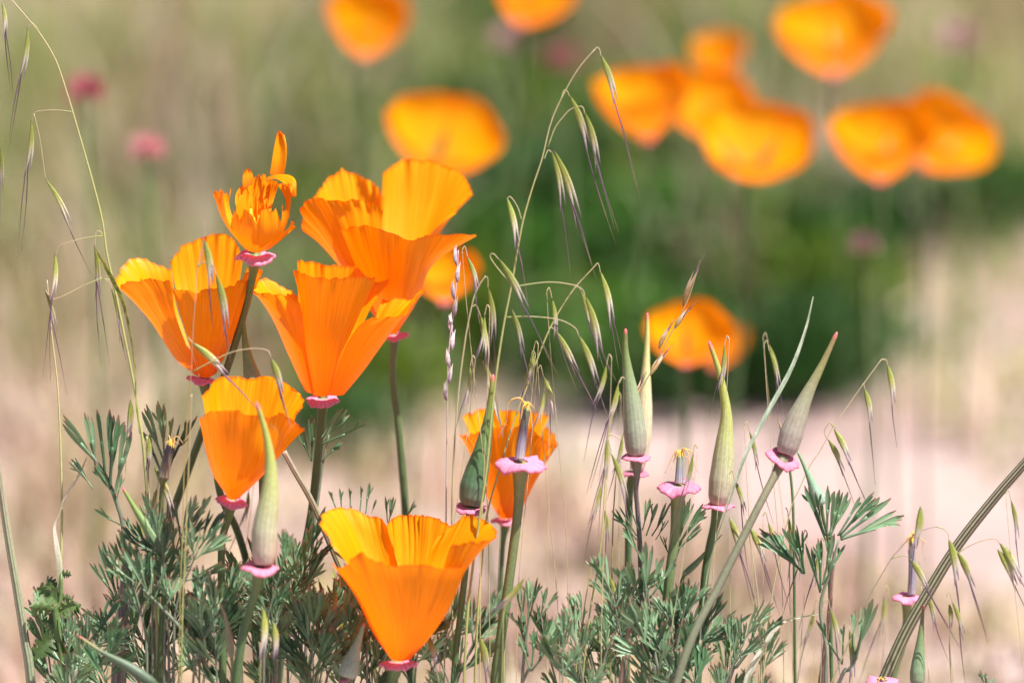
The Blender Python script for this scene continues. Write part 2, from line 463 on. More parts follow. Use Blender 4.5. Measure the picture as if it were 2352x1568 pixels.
PETALS = {
    'A': [  # broad cup, folded lip
        dict(ribs=[[(830, 1410, -80), (700, 1100, -250), (600, 800, -330), (565, 465, -330)],
                   [(810, 1410, -60), (640, 1150, -180), (470, 830, -260), (300, 480, -290)],
                   [(790, 1400, 0), (600, 1230, -30), (370, 880, -60), (48, 535, -80)],
                   [(800, 1390, 60), (620, 1100, 150), (420, 700, 180), (225, 285, 130)],
                   [(830, 1390, 90), (700, 1000, 250), (600, 700, 300), (560, 345, 270)]], seed=1, curl=.0015),
        dict(ribs=[[(850, 1390, 100), (750, 950, 280), (620, 600, 330), (552, 290, 300)],
                   [(880, 1380, 110), (830, 900, 330), (790, 500, 380), (740, 125, 360)],
                   [(920, 1380, 110), (980, 900, 330), (1050, 450, 370), (1090, 62, 350)],
                   [(950, 1390, 90), (1100, 900, 250), (1200, 600, 300), (1270, 220, 280)]], seed=2),
        dict(ribs=[[(960, 1390, 80), (1080, 1000, 200), (1180, 700, 250), (1290, 380, 230)],
                   [(990, 1390, 20), (1130, 1120, 30), (1240, 850, 30), (1440, 400, 40)],
                   [(960, 1400, -40), (1060, 1150, -180), (1150, 850, -230), (1290, 430, -230)]], seed=3),
        dict(ribs=[[(840, 1420, -90), (740, 1100, -310), (640, 800, -410), (565, 555, -440)],
                   [(880, 1430, -100), (850, 1100, -350), (830, 850, -440), (830, 590, -490)],
                   [(940, 1420, -80), (1000, 1100, -290), (1060, 850, -350), (1120, 540, -370)],
                   [(995, 1390, -30), (1110, 1150, -120), (1200, 850, -170), (1290, 410, -180)]], seed=4, curl=.001),
    ],
    'C': [
        dict(ribs=[[(740, 1440, 20), (500, 1000, 100), (250, 650, 150), (125, 330, 120)],
                   [(750, 1430, 50), (600, 950, 200), (450, 550, 280), (360, 150, 280)],
                   [(770, 1430, 60), (700, 950, 250), (640, 600, 260), (580, 220, 250)],
                   [(780, 1430, 50), (730, 950, 200), (710, 620, 180), (722, 330, 140)]], seed=11),
        dict(ribs=[[(760, 1400, 60), (720, 900, 250), (700, 500, 330), (706, 150, 330)],
                   [(790, 1400, 80), (870, 900, 300), (920, 450, 380), (930, 50, 380)],
                   [(810, 1400, 80), (980, 900, 280), (1140, 480, 330), (1270, 125, 320)],
                   [(830, 1400, 60), (1010, 950, 200), (1220, 600, 180), (1450, 330, 180)],
                   [(830, 1400, 20), (980, 1000, 100), (1100, 690, 60), (1340, 500, 60)]], seed=12, rnd=.03),
        dict(ribs=[[(720, 1460, -30), (500, 1150, -60), (330, 910, -90), (42, 565, -90)],
                   [(730, 1465, -60), (560, 1200, -150), (390, 900, -230), (108, 385, -210)],
                   [(740, 1450, -50), (600, 1100, -190), (470, 750, -270), (330, 390, -270)],
                   [(760, 1440, 0), (680, 1000, -120), (650, 700, -160), (640, 395, -160)],
                   [(770, 1440, 20), (720, 1050, -60), (690, 800, -90), (700, 600, -100)]], seed=13, curl=.0015),
        dict(ribs=[[(720, 1470, -60), (600, 1200, -220), (480, 930, -330), (355, 630, -420)],
                   [(770, 1480, -90), (720, 1200, -330), (660, 900, -450), (600, 608, -520)],
                   [(810, 1480, -90), (850, 1200, -330), (880, 950, -430), (910, 705, -500)],
                   [(830, 1470, -70), (940, 1200, -260), (1020, 950, -340), (1110, 680, -410)],
                   [(850, 1440, 0), (1000, 1200, -80), (1130, 900, -160), (1470, 690, -260)],
                   [(850, 1430, 30), (980, 1190, 30), (1080, 960, 20), (1235, 765, -20)]], seed=14, rnd=.0),
    ],
    'D': [
        dict(ribs=[[(700, 1390, -80), (640, 1000, -200), (600, 700, -250), (570, 410, -220)],
                   [(650, 1370, -50), (540, 1020, -140), (410, 660, -180), (215, 330, -190)],
                   [(610, 1350, 0), (450, 1000, 0), (270, 610, -10), (22, 270, -40)],
                   [(640, 1370, 60), (500, 1000, 180), (340, 600, 220), (180, 215, 180)],
                   [(680, 1370, 80), (590, 1000, 250), (480, 600, 300), (400, 300, 260)],
                   [(700, 1370, 80), (640, 1000, 260), (560, 650, 300), (590, 400, 280)]], seed=21, curl=.002, ripple=1.3),
        dict(ribs=[[(700, 1380, 80), (600, 900, 240), (550, 500, 240), (520, 40, 100)],
                   [(770, 1370, 100), (730, 900, 300), (700, 500, 330), (690, 50, 250)],
                   [(820, 1370, 100), (900, 900, 320), (950, 500, 350), (980, 95, 280)],
                   [(860, 1370, 100), (1020, 850, 300), (1150, 480, 330), (1260, 88, 270)],
                   [(900, 1380, 80), (1150, 800, 240), (1300, 480, 240), (1505, 155, 180)]], seed=22, rnd=.01, ripple=.9),
        dict(ribs=[[(950, 1380, 60), (1150, 1050, 200), (1300, 700, 260), (1400, 390, 260)],
                   [(985, 1385, 30), (1190, 1100, 110), (1380, 740, 140), (1600, 420, 150)],
                   [(1005, 1390, 0), (1205, 1150, 0), (1450, 800, 0), (1785, 335, -20)],
                   [(950, 1400, -40), (1150, 1100, -150), (1350, 800, -220), (1530, 590, -250)],
                   [(860, 1400, -80), (950, 1060, -250), (1110, 745, -340), (1285, 570, -360)]], seed=23, curl=.001),
        dict(ribs=[[(700, 1395, -60), (610, 950, -200), (580, 500, -230), (495, 130, -160)],
                   [(750, 1405, -90), (700, 950, -320), (690, 560, -420), (690, 205, -520)],
                   [(800, 1410, -100), (830, 950, -360), (870, 560, -460), (920, 205, -580)],
                   [(840, 1405, -90), (930, 1000, -330), (1050, 600, -420), (1180, 210, -540)],
                   [(860, 1395, -70), (950, 1060, -270), (1110, 720, -340), (1330, 232, -420)]], seed=24, curl=.0, ripple=.85, rnd=.01),
    ],
    'E': [
        dict(ribs=[[(370, 1330, 30), (260, 1000, 100), (150, 650, 130), (82, 270, 120)],
                   [(400, 1330, 80), (370, 900, 250), (330, 500, 300), (290, 80, 300)],
                   [(430, 1330, 90), (520, 900, 280), (550, 500, 330), (600, 95, 330)],
                   [(460, 1330, 80), (700, 850, 250), (800, 450, 280), (880, 100, 270)],
                   [(480, 1340, 40), (780, 950, 130), (950, 650, 130), (1185, 330, 120)],
                   [(490, 1340, 10), (760, 1000, 60), (920, 760, 30), (1090, 545, 20)]], seed=31, rnd=.02, ripple=1.4),
        dict(ribs=[[(360, 1340, 0), (230, 1150, -40), (140, 870, -80), (55, 505, -110)],
                   [(390, 1380, -60), (320, 1150, -220), (260, 850, -320), (220, 445, -390)],
                   [(420, 1390, -80), (450, 1150, -280), (460, 850, -390), (450, 440, -440)],
                   [(460, 1385, -60), (620, 1150, -230), (720, 900, -330), (760, 500, -400)],
                   [(500, 1370, -20), (720, 1130, -110), (860, 900, -170), (960, 480, -230)],
                   [(510, 1360, 20), (720, 1165, 0), (900, 990, -30), (1205, 675, -60)]], seed=33, curl=.001, ripple=1.4),
    ],
    'F': [
        dict(ribs=[[(670, 1350, 100), (650, 900, 300), (610, 500, 350), (575, 175, 340)],
                   [(700, 1350, 110), (720, 900, 340), (750, 500, 400), (740, 112, 400)],
                   [(720, 1350, 110), (800, 900, 340), (870, 500, 390), (890, 130, 390)],
                   [(750, 1350, 90), (900, 900, 280), (1030, 500, 320), (1150, 185, 300)]], seed=41),
        dict(ribs=[[(620, 1370, -30), (480, 1050, -130), (330, 700, -170), (120, 330, -120)],
                   [(610, 1360, 0), (420, 1000, -40), (220, 500, -60), (25, 150, -40)],
                   [(640, 1360, 60), (500, 900, 150), (350, 450, 190), (170, 55, 180)],
                   [(660, 1350, 90), (600, 900, 250), (500, 500, 290), (400, 110, 290)],
                   [(680, 1350, 80), (670, 900, 220), (660, 550, 250), (590, 190, 240)],
                   [(690, 1350, 70), (690, 950, 190), (690, 700, 210), (680, 520, 200)]], seed=42, rnd=.02, curl=.001),
        dict(ribs=[[(760, 1350, 60), (870, 950, 150), (900, 600, 200), (1040, 250, 180)],
                   [(780, 1350, 70), (950, 950, 200), (1100, 550, 250), (1290, 122, 230)],
                   [(800, 1360, 20), (1010, 1050, 60), (1260, 620, 60), (1525, 270, 50)],
                   [(790, 1375, -30), (970, 1080, -80), (1180, 700, -130), (1380, 350, -140)],
                   [(780, 1380, -40), (920, 1050, -120), (1050, 700, -190), (1120, 345, -190)]], seed=43, curl=.001),
        dict(ribs=[[(600, 1360, -20), (460, 1150, -60), (310, 850, -120), (100, 560, -160)],
                   [(620, 1380, -50), (510, 1150, -170), (380, 850, -270), (240, 560, -320)],
                   [(645, 1395, -70), (570, 1150, -260), (470, 850, -390), (350, 455, -460)],
                   [(690, 1400, -90), (690, 1150, -330), (670, 850, -460), (620, 545, -540)],
                   [(740, 1395, -80), (850, 1120, -280), (930, 850, -390), (960, 570, -470)],
                   [(770, 1390, -50), (910, 1150, -190), (1040, 890, -270), (1150, 590, -330)],
                   [(790, 1380, -30), (960, 1190, -100), (1130, 930, -150), (1295, 550, -200)]], seed=44, rnd=.0, curl=.001),
    ],
    'G': [
        dict(ribs=[[(580, 1370, 60), (450, 1000, 150), (300, 600, 200), (150, 195, 180)],
                   [(640, 1370, 90), (620, 900, 280), (560, 600, 320), (430, 190, 320)],
                   [(700, 1370, 90), (740, 900, 290), (760, 550, 330), (800, 215, 330)],
                   [(760, 1370, 60), (880, 950, 180), (1000, 600, 220), (1130, 190, 200)]], seed=51, ripple=1.6),
        dict(ribs=[[(760, 1370, 40), (870, 1050, 100), (970, 750, 120), (1120, 380, 100)],
                   [(790, 1370, 0), (900, 1180, -20), (1040, 900, -40), (1200, 545, -40)],
                   [(760, 1390, -30), (850, 1150, -90), (950, 900, -130), (1150, 680, -120)]], seed=53, ripple=1.4),
        dict(ribs=[[(560, 1380, 0), (430, 1150, -60), (290, 780, -100), (72, 440, -100)],
                   [(600, 1410, -60), (500, 1150, -220), (420, 800, -300), (280, 440, -330)],
                   [(650, 1415, -80), (640, 1150, -280), (640, 800, -380), (640, 350, -400)],
                   [(720, 1410, -60), (800, 1150, -220), (880, 800, -300), (980, 430, -330)],
                   [(780, 1380, -10), (890, 1180, -70), (1000, 900, -120), (1120, 600, -130)]], seed=52, curl=.0015, ripple=1.5),
    ],
    'B': [
        dict(ribs=[[(480, 1340, 60), (380, 1000, 180), (340, 800, 220), (420, 640, 220)],
                   [(560, 1340, 90), (540, 1000, 250), (550, 800, 280), (580, 560, 280)],
                   [(640, 1340, 80), (700, 1000, 220), (690, 800, 240), (690, 530, 240)]], seed=61, jag=.10),
        dict(ribs=[[(460, 1340, 50), (330, 1050, 120), (270, 850, 150), (310, 660, 150)],
                   [(440, 1350, 0), (250, 1130, -20), (150, 930, -30), (110, 700, -30)],
                   [(470, 1380, -40), (330, 1200, -140), (240, 1000, -180), (230, 660, -180)]], seed=62, jag=.30),
        dict(ribs=[[(500, 1360, 10), (380, 1200, -40), (350, 950, -60), (390, 640, -40)],
                   [(560, 1370, 20), (560, 1150, 0), (550, 950, 0), (560, 700, 20)],
                   [(620, 1370, 10), (690, 1150, -30), (700, 950, -40), (690, 760, -20)]], seed=67, jag=.34),
        dict(ribs=[[(480, 1380, -30), (380, 1280, -120), (310, 1120, -170), (300, 880, -200)],
                   [(560, 1400, -60), (550, 1300, -200), (540, 1150, -280), (530, 930, -310)],
                   [(640, 1390, -50), (720, 1280, -170), (780, 1120, -220), (800, 860, -240)],
                   [(700, 1360, -10), (830, 1240, -70), (900, 1060, -90), (930, 870, -100)]], seed=63, jag=.32),
        dict(ribs=[[(690, 1350, 30), (850, 1050, 60), (890, 850, 70), (835, 640, 60)],
                   [(700, 1350, 10), (900, 1080, 20), (960, 850, 20), (950, 660, 0)]], seed=64),
        dict(ribs=[[(640, 1330, 60), (640, 1000, 100), (640, 800, 120), (680, 600, 120)],
                   [(670, 1330, 50), (720, 1000, 90), (770, 800, 110), (825, 630, 90)]], seed=68),
        dict(ribs=[[(672, 585, 200), (800, 548, 150), (945, 562, 80), (1005, 640, 40), (985, 800, 30)],
                   [(672, 622, 160), (790, 600, 100), (920, 690, 20), (940, 730, 0), (960, 780, 10)]], seed=65, rnd=0, ripple=.6),
        dict(ribs=[[(715, 550, 205), (742, 390, 190), (768, 230, 185), (798, 76, 190)],
                   [(790, 556, 215), (825, 390, 215), (840, 240, 210), (825, 80, 200)],
                   [(868, 556, 180), (900, 400, 165), (905, 250, 170), (872, 110, 185)]], seed=66, rnd=.03, ripple=.6),
        dict(ribs=[[(425, 700, 200), (420, 590, 200), (432, 530, 200), (458, 486, 200)],
                   [(530, 660, 210), (538, 590, 210), (525, 535, 210), (492, 490, 205)]], seed=69, ripple=.5),
        dict(ribs=[[(690, 1350, -10), (830, 1210, -40), (910, 1120, -40), (945, 1035, -40)],
                   [(700, 1370, 0), (840, 1262, -10), (940, 1165, -10), (1005, 1085, -20)]], seed=70, jag=.2),
    ],
}

POPPY = {
    'A': ('orange poppy cup with a folded lip, an oat spikelet hanging across it', (870, 1440), 165, (.15, 0, 1),
          [(468, 880), (490, 1000), (505, 1130), (545, 1220), (572, 1320), (585, 1450)], .020, 8, 9),
    'B': ('torn shaggy poppy with ragged narrow petals and one upright strip', (560, 1420), 225, (0.05, -.25, 1),
          [(590, 588), (577, 650), (560, 720), (520, 850), (466, 988), (395, 1179), (328, 1361), (280, 1530)], .0, 8, 11),
    'C': ('widest open poppy with two tall rounded back petals above the others', (805, 1490), 125, (-.1, -.1, 1),
          [(908, 772), (902, 873), (917, 997), (931, 1183), (940, 1400)], .03, 8, 10),
    'D': ('orange poppy with a flared crinkled top edge and bright pink collar', (790, 1425), 190, (0, -.22, 1),
          [(742, 922), (737, 985), (728, 1064), (710, 1210), (661, 1432), (640, 1540)], .0, 9, 12),
    'E': ('deep orange half closed poppy behind a long curved seed pod', (425, 1392), 190, (.2, -.15, 1),
          [(533, 1152), (522, 1195), (510, 1240), (508, 1316), (510, 1430)], -.012, 8, 9),
    'F': ('low poppy shaped like a wide funnel among the feathery leaves', (680, 1410), 175, (0, .02, 1),
          [(912, 1525), (905, 1545), (898, 1600)], -.026, 11, 12),
    'G': ('orange poppy with a wavy top standing behind the striped spent pistil', (650, 1420), 190, (0, 0, 1),
          [(1162, 1195), (1154, 1258), (1150, 1360), (1152, 1500)], .058, 6, 7),
}
RIM_SEED = {'A': 3, 'B': 5, 'C': 9, 'D': 14, 'E': 2, 'F': 7, 'G': 11}

for key, (label, rc, rr, ax, pts, dz, r0, r1) in POPPY.items():
    fr = FL[key]
    P = [at(x, y, fr[3] + (.008 if key == 'B' else .003) * i) for i, (x, y) in enumerate(pts)]
    base = to_ground(P)[-1]
    t = thing('poppy', label, 'flower', base, 'orange poppies in bloom')
    for sp in PETALS[key]:
        petal(t, fr, **sp)
    c = F(fr, *rc)
    rim(t, c, rr * fr[2] * K * .92, ax, RIM_SEED[key], wave=.14)
    P[0] = c
    stem(t, P, r0 * K, r1 * K, funnel=rr * fr[2] * K * .36)
    stamens(t, F(fr, rc[0], rc[1] - 60), 24 * K, 95 * K if key != 'B' else 90 * K, 24 if key != 'B' else 9, seed=ord(key))

# ------------------------------------------------------------------ seed pods and spent flowers
PODT = [0, .06, .18, .32, .46, .6, .75, .9, .97, 1]
PODR = [.70, .92, 1.0, .86, .62, .42, .28, .2, .17, .06]


def pod_mesh(pts, rmax, cols, stripe, tip=(.62, .13, .14), ridge=.008):
    mbp = MB()
    t = np.linspace(0, 1, 60)
    P = cr([tuple(p) for p in pts], t)
    T, N, B = frames(P)
    R = np.interp(t, PODT, PODR) * rmax
    sides = 84
    th = np.linspace(0, 2 * np.pi, sides, endpoint=False)
    rr = 1 + ridge * np.cos(14 * th)
    Q = P[:, None] + R[:, None, None] * rr[None, :, None] * (np.cos(th)[None, :, None] * N[:, None] + np.sin(th)[None, :, None] * B[:, None])
    cs = np.array(cols)
    cc = np.stack([np.interp(t, np.linspace(0, .93, len(cs)), cs[:, k]) for k in range(3)], 1)
    w = np.clip((t - .93) / .05, 0, 1)[:, None]
    cc = cc * (1 - w) + np.array(tip) * w
    s = np.clip(-np.cos(14 * th) - .72, 0, 1)[None, :, None] / .28 * np.clip(1.0 - t, 0, .6)[:, None, None] * .75
    CC = cc[:, None] * (1 - s) + np.array(stripe) * s
    Q = np.concatenate([np.repeat(P[:1, None], sides, 1), Q, np.repeat(P[-1:, None], sides, 1)])
    CC = np.concatenate([CC[:1], CC, CC[-1:]])
    mbp.grid(Q, CC, True)
    return mbp


PALE = [(.40, .30, .25), (.36, .36, .22), (.33, .36, .13), (.30, .33, .07), (.28, .27, .06)]
GREY = [(.33, .30, .24), (.30, .33, .23), (.24, .31, .16), (.17, .24, .07), (.16, .16, .05)]
DARK = [(.14, .16, .12), (.07, .14, .07), (.08, .16, .05), (.15, .22, .05), (.22, .24, .05)]
FRESH = [(.22, .30, .18), (.20, .32, .15), (.20, .33, .10), (.22, .32, .07)]
PURP = (.23, .12, .17)


def Q4(x, y):
    return (1286.3 + .4102 * x, 597.2 + .4102 * y)


def Q5(x, y):
    return (1332.2 + .4336 * x, 1056.6 + .4336 * y)


def Q2(x, y):
    return (.4437 * x, 872.8 + .4437 * y)


def Q3(x, y):
    return (689.1 + .4434 * x, 872.8 + .4434 * y)


def Q6(x, y):
    return (964.7 + .539 * x, 73.5 + .539 * y)


def Q7(x, y):
    return (.5856 * x, .5856 * y)


def Q1(x, y):
    return (183.8 + .4101 * x, 275.6 + .4101 * y)


def pod(label, q, pts, rmax, cols, d, rimc=None, rimr=0, ax=(0, 0, 1), stempts=None, sr=(8, 9), seed=0, group=None, scol=None, stripe=PURP, d2=None, wave=.12, tip=(.62, .13, .14), funnel=.36):
    P = [at(*q(*p), d) for p in pts]
    S = [at(*q(*p), d + .002 * i if d2 is None else d + (d2 - d) * i / max(1, len(stempts) - 1)) for i, p in enumerate(stempts)]
    base = to_ground(S)[-1]
    t = thing('poppy_seed_pod', label, 'seed pod', base, group)
    pod_mesh(P, rmax * K, cols, stripe, tip).build('capsule', M_STEM, t)
    if rimc:
        c = at(*q(*rimc), d)
        rim(t, c, rimr * K * .92, ax, seed, wave=wave, droop=.06)
        S[0] = c
    stem(t, S, sr[0] * K, sr[1] * K, funnel=(rimr * funnel * K if rimc else None), col=scol)
    return t


GP = 'poppy seed pods'
pod('tall curved yellow green seed pod on a pink collar before the half closed poppy', Q2, [(1365, 955), (1370, 780), (1395, 600), (1400, 430), (1375, 270), (1328, 112)], 29, PALE, -.043,
    (1345, 965), 44, (.1, -.2, 1), [(1345, 975), (1325, 1080), (1290, 1200), (1230, 1500)], (9, 11), 1, GP)
pod('dark glossy green seed pod with a purple collar beside the thin oat stalk', Q3, [(885, 650), (900, 540), (935, 400), (970, 240), (990, 100), (1000, -30)], 31, DARK, .0,
    (888, 655), 38, (.1, -.3, 1), [(885, 670), (860, 950), (820, 1300), (800, 1500)], (7, 8), 4, GP, stripe=(.05, .09, .05))
pod('straight grey green seed pod with purple stripes and a red tip', Q4, [(428, 1095), (418, 950), (398, 760), (378, 610), (366, 490), (367, 383)], 26, GREY, -.004,
    (425, 1098), 37, (0, -.05, 1), [(425, 1115), (430, 1200), (425, 1300), (435, 1420), (450, 1700)], (5, 8), 21, GP, scol=[(.22, .2, .15), G_PURP, G_STEM], funnel=.42)
pod('pale cream seed pod standing just behind the straight striped one', Q4, [(430, 1175), (462, 960), (475, 760), (482, 600), (488, 450), (489, 295)], 22, [(.5, .38, .3), (.5, .45, .28), (.46, .45, .2), (.4, .4, .12)], .04,
    (420, 1190), 35, (0, 0, 1), [(412, 1205), (390, 1290), (385, 1450), (380, 1700)], (8, 8), 22, GP, funnel=.42)
pod('pale seed pod with a bent tip beside the fuzzy pale grass blade', Q4, [(890, 1370), (905, 1220), (922, 1020), (930, 850), (895, 640), (833, 452)], 29, PALE, .016,
    (885, 1372), 41, (0, 0, 1), [(880, 1385), (865, 1480), (830, 1640), (800, 1900)], (9, 9), 23, GP)
pod('seed pod leaning over on a long slanting stem, collar tipped up', Q4, [(1262, 1085), (1310, 930), (1380, 760), (1470, 580), (1552, 402)], 27, [(.36, .28, .26), (.33, .30, .24), (.28, .28, .18), (.25, .25, .1), (.26, .2, .08)], -.008,
    (1250, 1108), 43, (.5, -.42, 1), [(1240, 1125), (1205, 1200), (1100, 1400), (900, 1800), (690, 2240)], (8, 12), 24, GP, d2=-.02, scol=[(.24, .2, .12), (.19, .19, .13), (.16, .2, .11)])
pod('short fat green bud pod slanting among grey leaves', Q2, [(828, 890), (790, 800), (715, 690), (634, 556)], 21, FRESH, -.012,
    None, 0, (0, 0, 1), [(825, 870), (840, 960), (850, 1100), (830, 1400)], (6, 7), 5, GP)
pod('pale green pod hanging head down under the leaning seed pod', Q4, [(1462, 1372), (1430, 1300), (1385, 1190), (1330, 1070)], 17, [(.30, .36, .30), (.22, .34, .25), (.2, .33, .2), (.2, .3, .16)], .006,
    None, 0, (0, 0, 1), [(1460, 1350), (1475, 1450), (1500, 1560), (1510, 1800)], (4, 5), 6, GP, tip=(.2, .3, .16))
pod('broad grey green bud tucked beneath the low funnel poppy', lambda x, y: (735 + .2637 * x, 1148.5 + .2637 * y), [(235, 1540), (275, 1400), (335, 1220), (385, 1070)], 23, [(.33, .38, .30), (.28, .37, .27), (.27, .36, .24), (.25, .33, .2)], -.03,
    (220, 1548), 17, (-.3, -.2, 1), [(215, 1555), (190, 1620)], (8, 8), 7, GP)
pod('slim pinkish tipped pod rising out of dense leaves', Q2, [(1198, 1430), (1185, 1320), (1165, 1220), (1135, 1143)], 9, [(.28, .3, .18), (.3, .28, .17), (.4, .25, .17)], -.03,
    None, 0, (0, 0, 1), [(1196, 1410), (1205, 1500), (1200, 1600)], (4, 5), 8, GP)
pod('long dark green bud pointing up out of the corner leaves', Q2, [(800, 1575), (660, 1480), (520, 1402), (408, 1322)], 14, [(.05, .09, .05), (.06, .11, .06), (.07, .12, .06), (.3, .25, .1)], -.035,
    None, 0, (0, 0, 1), [(780, 1560), (850, 1620), (900, 1700)], (8, 9), 9, GP)
pod('thin green pod slanting beside the long leaning stem', Q5, [(550, 605), (620, 540), (690, 460), (752, 392)], 8, FRESH, .02,
    None, 0, (0, 0, 1), [(555, 600), (520, 700), (510, 900), (500, 1180)], (4, 5), 10, GP)
pod('upright green pod standing alone at the foot of the striped thick stalk', Q5, [(1785, 1190), (1793, 1060), (1808, 900), (1820, 765)], 18, [(.2, .26, .16), (.15, .24, .12), (.13, .2, .08), (.2, .14, .08)], -.004,
    None, 0, (0, 0, 1), [(1785, 1175), (1780, 1250), (1775, 1400)], (9, 9), 11, GP)
pod('pointed green pod between the oat hung poppy and the flared one', Q1, [(985, 1510), (955, 1400), (925, 1240), (912, 1062)], 21, [(.3, .34, .22), (.2, .28, .12), (.16, .24, .07), (.14, .2, .05)], .012,
    None, 0, (0, 0, 1), [(985, 1500), (1010, 1650), (1020, 2000)], (8, 9), 12, GP)
pod('tiny pink pod peeking out behind the leaning seed pod', Q4, [(1262, 1010), (1245, 955), (1228, 915), (1213, 872)], 6, [(.3, .28, .15), (.45, .28, .15)], .02,
    None, 0, (0, 0, 1), [(1262, 1005), (1300, 1300), (1310, 1700)], (3, 4), 13, GP)


def spent(label, q, rimc, rimr, ppts, pr, d, stempts, sr, seed, cols, dark=False, curls=6, ax=(0, -.12, 1)):
    P = [at(*q(*p), d) for p in ppts]
    S = [at(*q(*p), d + .002 * i) for i, p in enumerate(stempts)]
    base = to_ground(S)[-1]
    t = thing('spent_poppy', label, 'spent flower', base, 'poppies that dropped their petals')
    mbp = MB()
    tube(mbp, P, [pr * K, pr * .95 * K, pr * .85 * K, pr * .75 * K], cols, sides=24, n=24, ridge=.10, ridges=8, stripe=(.10, .07, .12))
    mbp.build('pistil', M_STEM, t)
    if rimr:
        c = at(*q(*rimc), d)
        rim(t, c, rimr * K, ax, seed, wave=.17, droop=.1, col=(.80, .27, .42))
        S[0] = c
    stem(t, S, sr[0] * K, sr[1] * K, funnel=(rimr * .38 * K if rimr else None), col=[(.26, .26, .1), (.14, .2, .08), G_STEM2])
    r = np.random.default_rng(seed)
    tip = Vector(P[-1])
    mbs = MB()
    for i in range(curls):
        a = 6.283 * i / curls + r.uniform(-.4, .4)
        L = r.uniform(14, 40) * K * (pr / 9)
        dx = Vector((math.cos(a), math.sin(a) * .7, 0))
        pts = [tip, tip + dx * L * .35 + Vector((0, 0, L * .55)), tip + dx * L * r.uniform(.6, 1.1) + Vector((r.normal() * L * .2, 0, L * r.uniform(-.1, .5))), tip + dx * L * 1.05 + Vector((0, 0, -L * r.uniform(.2, .8))), tip + dx * L * (1.2 + r.uniform(-.2, .4)) + Vector((0, 0, -L * r.uniform(.8, 1.8)))]
        if dark:
            pts = pts[:3]
        tube(mbs, pts, [2.2 * K, 1.5 * K, 1.0 * K, .6 * K], [(.72, .38, .05), (.7, .42, .12), (.62, .44, .30)], sides=6, n=18)
    tube(mbs, [tip - Vector((0, 0, 6 * K)), tip + Vector((0, 0, 4 * K)), tip + Vector((0, 0, 14 * K))], [pr * .8 * K, pr * .7 * K, pr * .3 * K], [(.5, .4, .08), (.85, .5, .05)], sides=10, n=8)
    mbs.build('stigma', M_STEM, t)
    return t


spent('spent poppy with dark striped pistil and crinkled pale pink collar on thick stem', lambda x, y: (x, y), (1196, 1062), 56, [(1193, 1056), (1197, 1020), (1202, 985), (1210, 938)], 10, -.012,
      [(1196, 1066), (1193, 1110), (1188, 1183), (1168, 1338), (1146, 1494), (1137, 1580)], (10, 14), 31, [(.42, .38, .40), (.26, .22, .28), (.08, .06, .07), (.12, .15, .05)])
spent('spent poppy with yellow curling stigma above a broad bright pink collar', Q4, (668, 1262), 51, [(665, 1250), (668, 1190), (672, 1095)], 9, -.002,
      [(660, 1280), (652, 1380), (640, 1560), (600, 1900)], (11, 11), 33, [(.45, .42, .42), (.30, .32, .38), (.32, .36, .2)])
spent('spent poppy with faint pink collar beyond the thick striped stalk', Q5, (1728, 722), 34, [(1755, 715), (1760, 600), (1755, 430)], 9, .035,
      [(1735, 740), (1730, 860), (1700, 1000), (1650, 1180)], (9, 10), 35, [(.4, .36, .4), (.3, .26, .34), (.35, .33, .3)])
spent('small blackened spent bud with an orange tip among pale leaves', Q2, None, 0, [(845, 510), (858, 440), (875, 370), (884, 338)], 11, -.006,
      [(845, 500), (835, 600), (830, 800), (820, 1000)], (5, 6), 37, [(.3, .26, .16), (.22, .19, .12), (.02, .015, .015), (.02, .015, .015)], dark=True)
spent('crumpled pink collar low by the bottom of the thick striped stalk', Q5, (1600, 1168), 38, [(1600, 1160), (1604, 1185)], 7, -.01,
      [(1600, 1185), (1600, 1260)], (8, 8), 39, [(.4, .3, .3), (.4, .25, .3)], curls=3)

# ------------------------------------------------------------------ feathery leaves
LG1 = (.078, .165, .076)
LG2 = (.165, .265, .150)
TIPC = (.42, .19, .17)


def lobe(mb, p, d, nrm, L, w, bend, col, tipc=TIPC, stations=6):
    """A narrow strap with a raised midline and a blunt reddish tip."""
    p = np.array(p); d = np.array(d) / np.linalg.norm(d); nrm = np.array(nrm)
    s = np.cross(d, nrm); s /= np.linalg.norm(s); nrm = np.cross(s, d)
    t = np.linspace(0, 1, stations)
    prof = np.interp(t, [0, .25, .7, .9, 1], [.35, .75, 1, .75, .22]) * w * .5
    cen = p + np.outer(t * L, d) + np.outer(bend * L * t ** 2, s) + np.outer(rng.uniform(-.12, .12) * L * t ** 2, nrm)
    P = np.stack([cen - prof[:, None] * s + nrm * (w * .16), cen - nrm * (w * .10), cen + prof[:, None] * s + nrm * (w * .16)], 1)
    tw = np.clip((t - .86) / .14, 0, 1)[:, None, None]
    base = np.broadcast_to(np.array(col), P.shape).copy()
    base[:, 1] *= 1.18
    CC = base * (1 - tw) + np.array(tipc) * tw
    mb.grid(P, CC)
    return cen[-1]


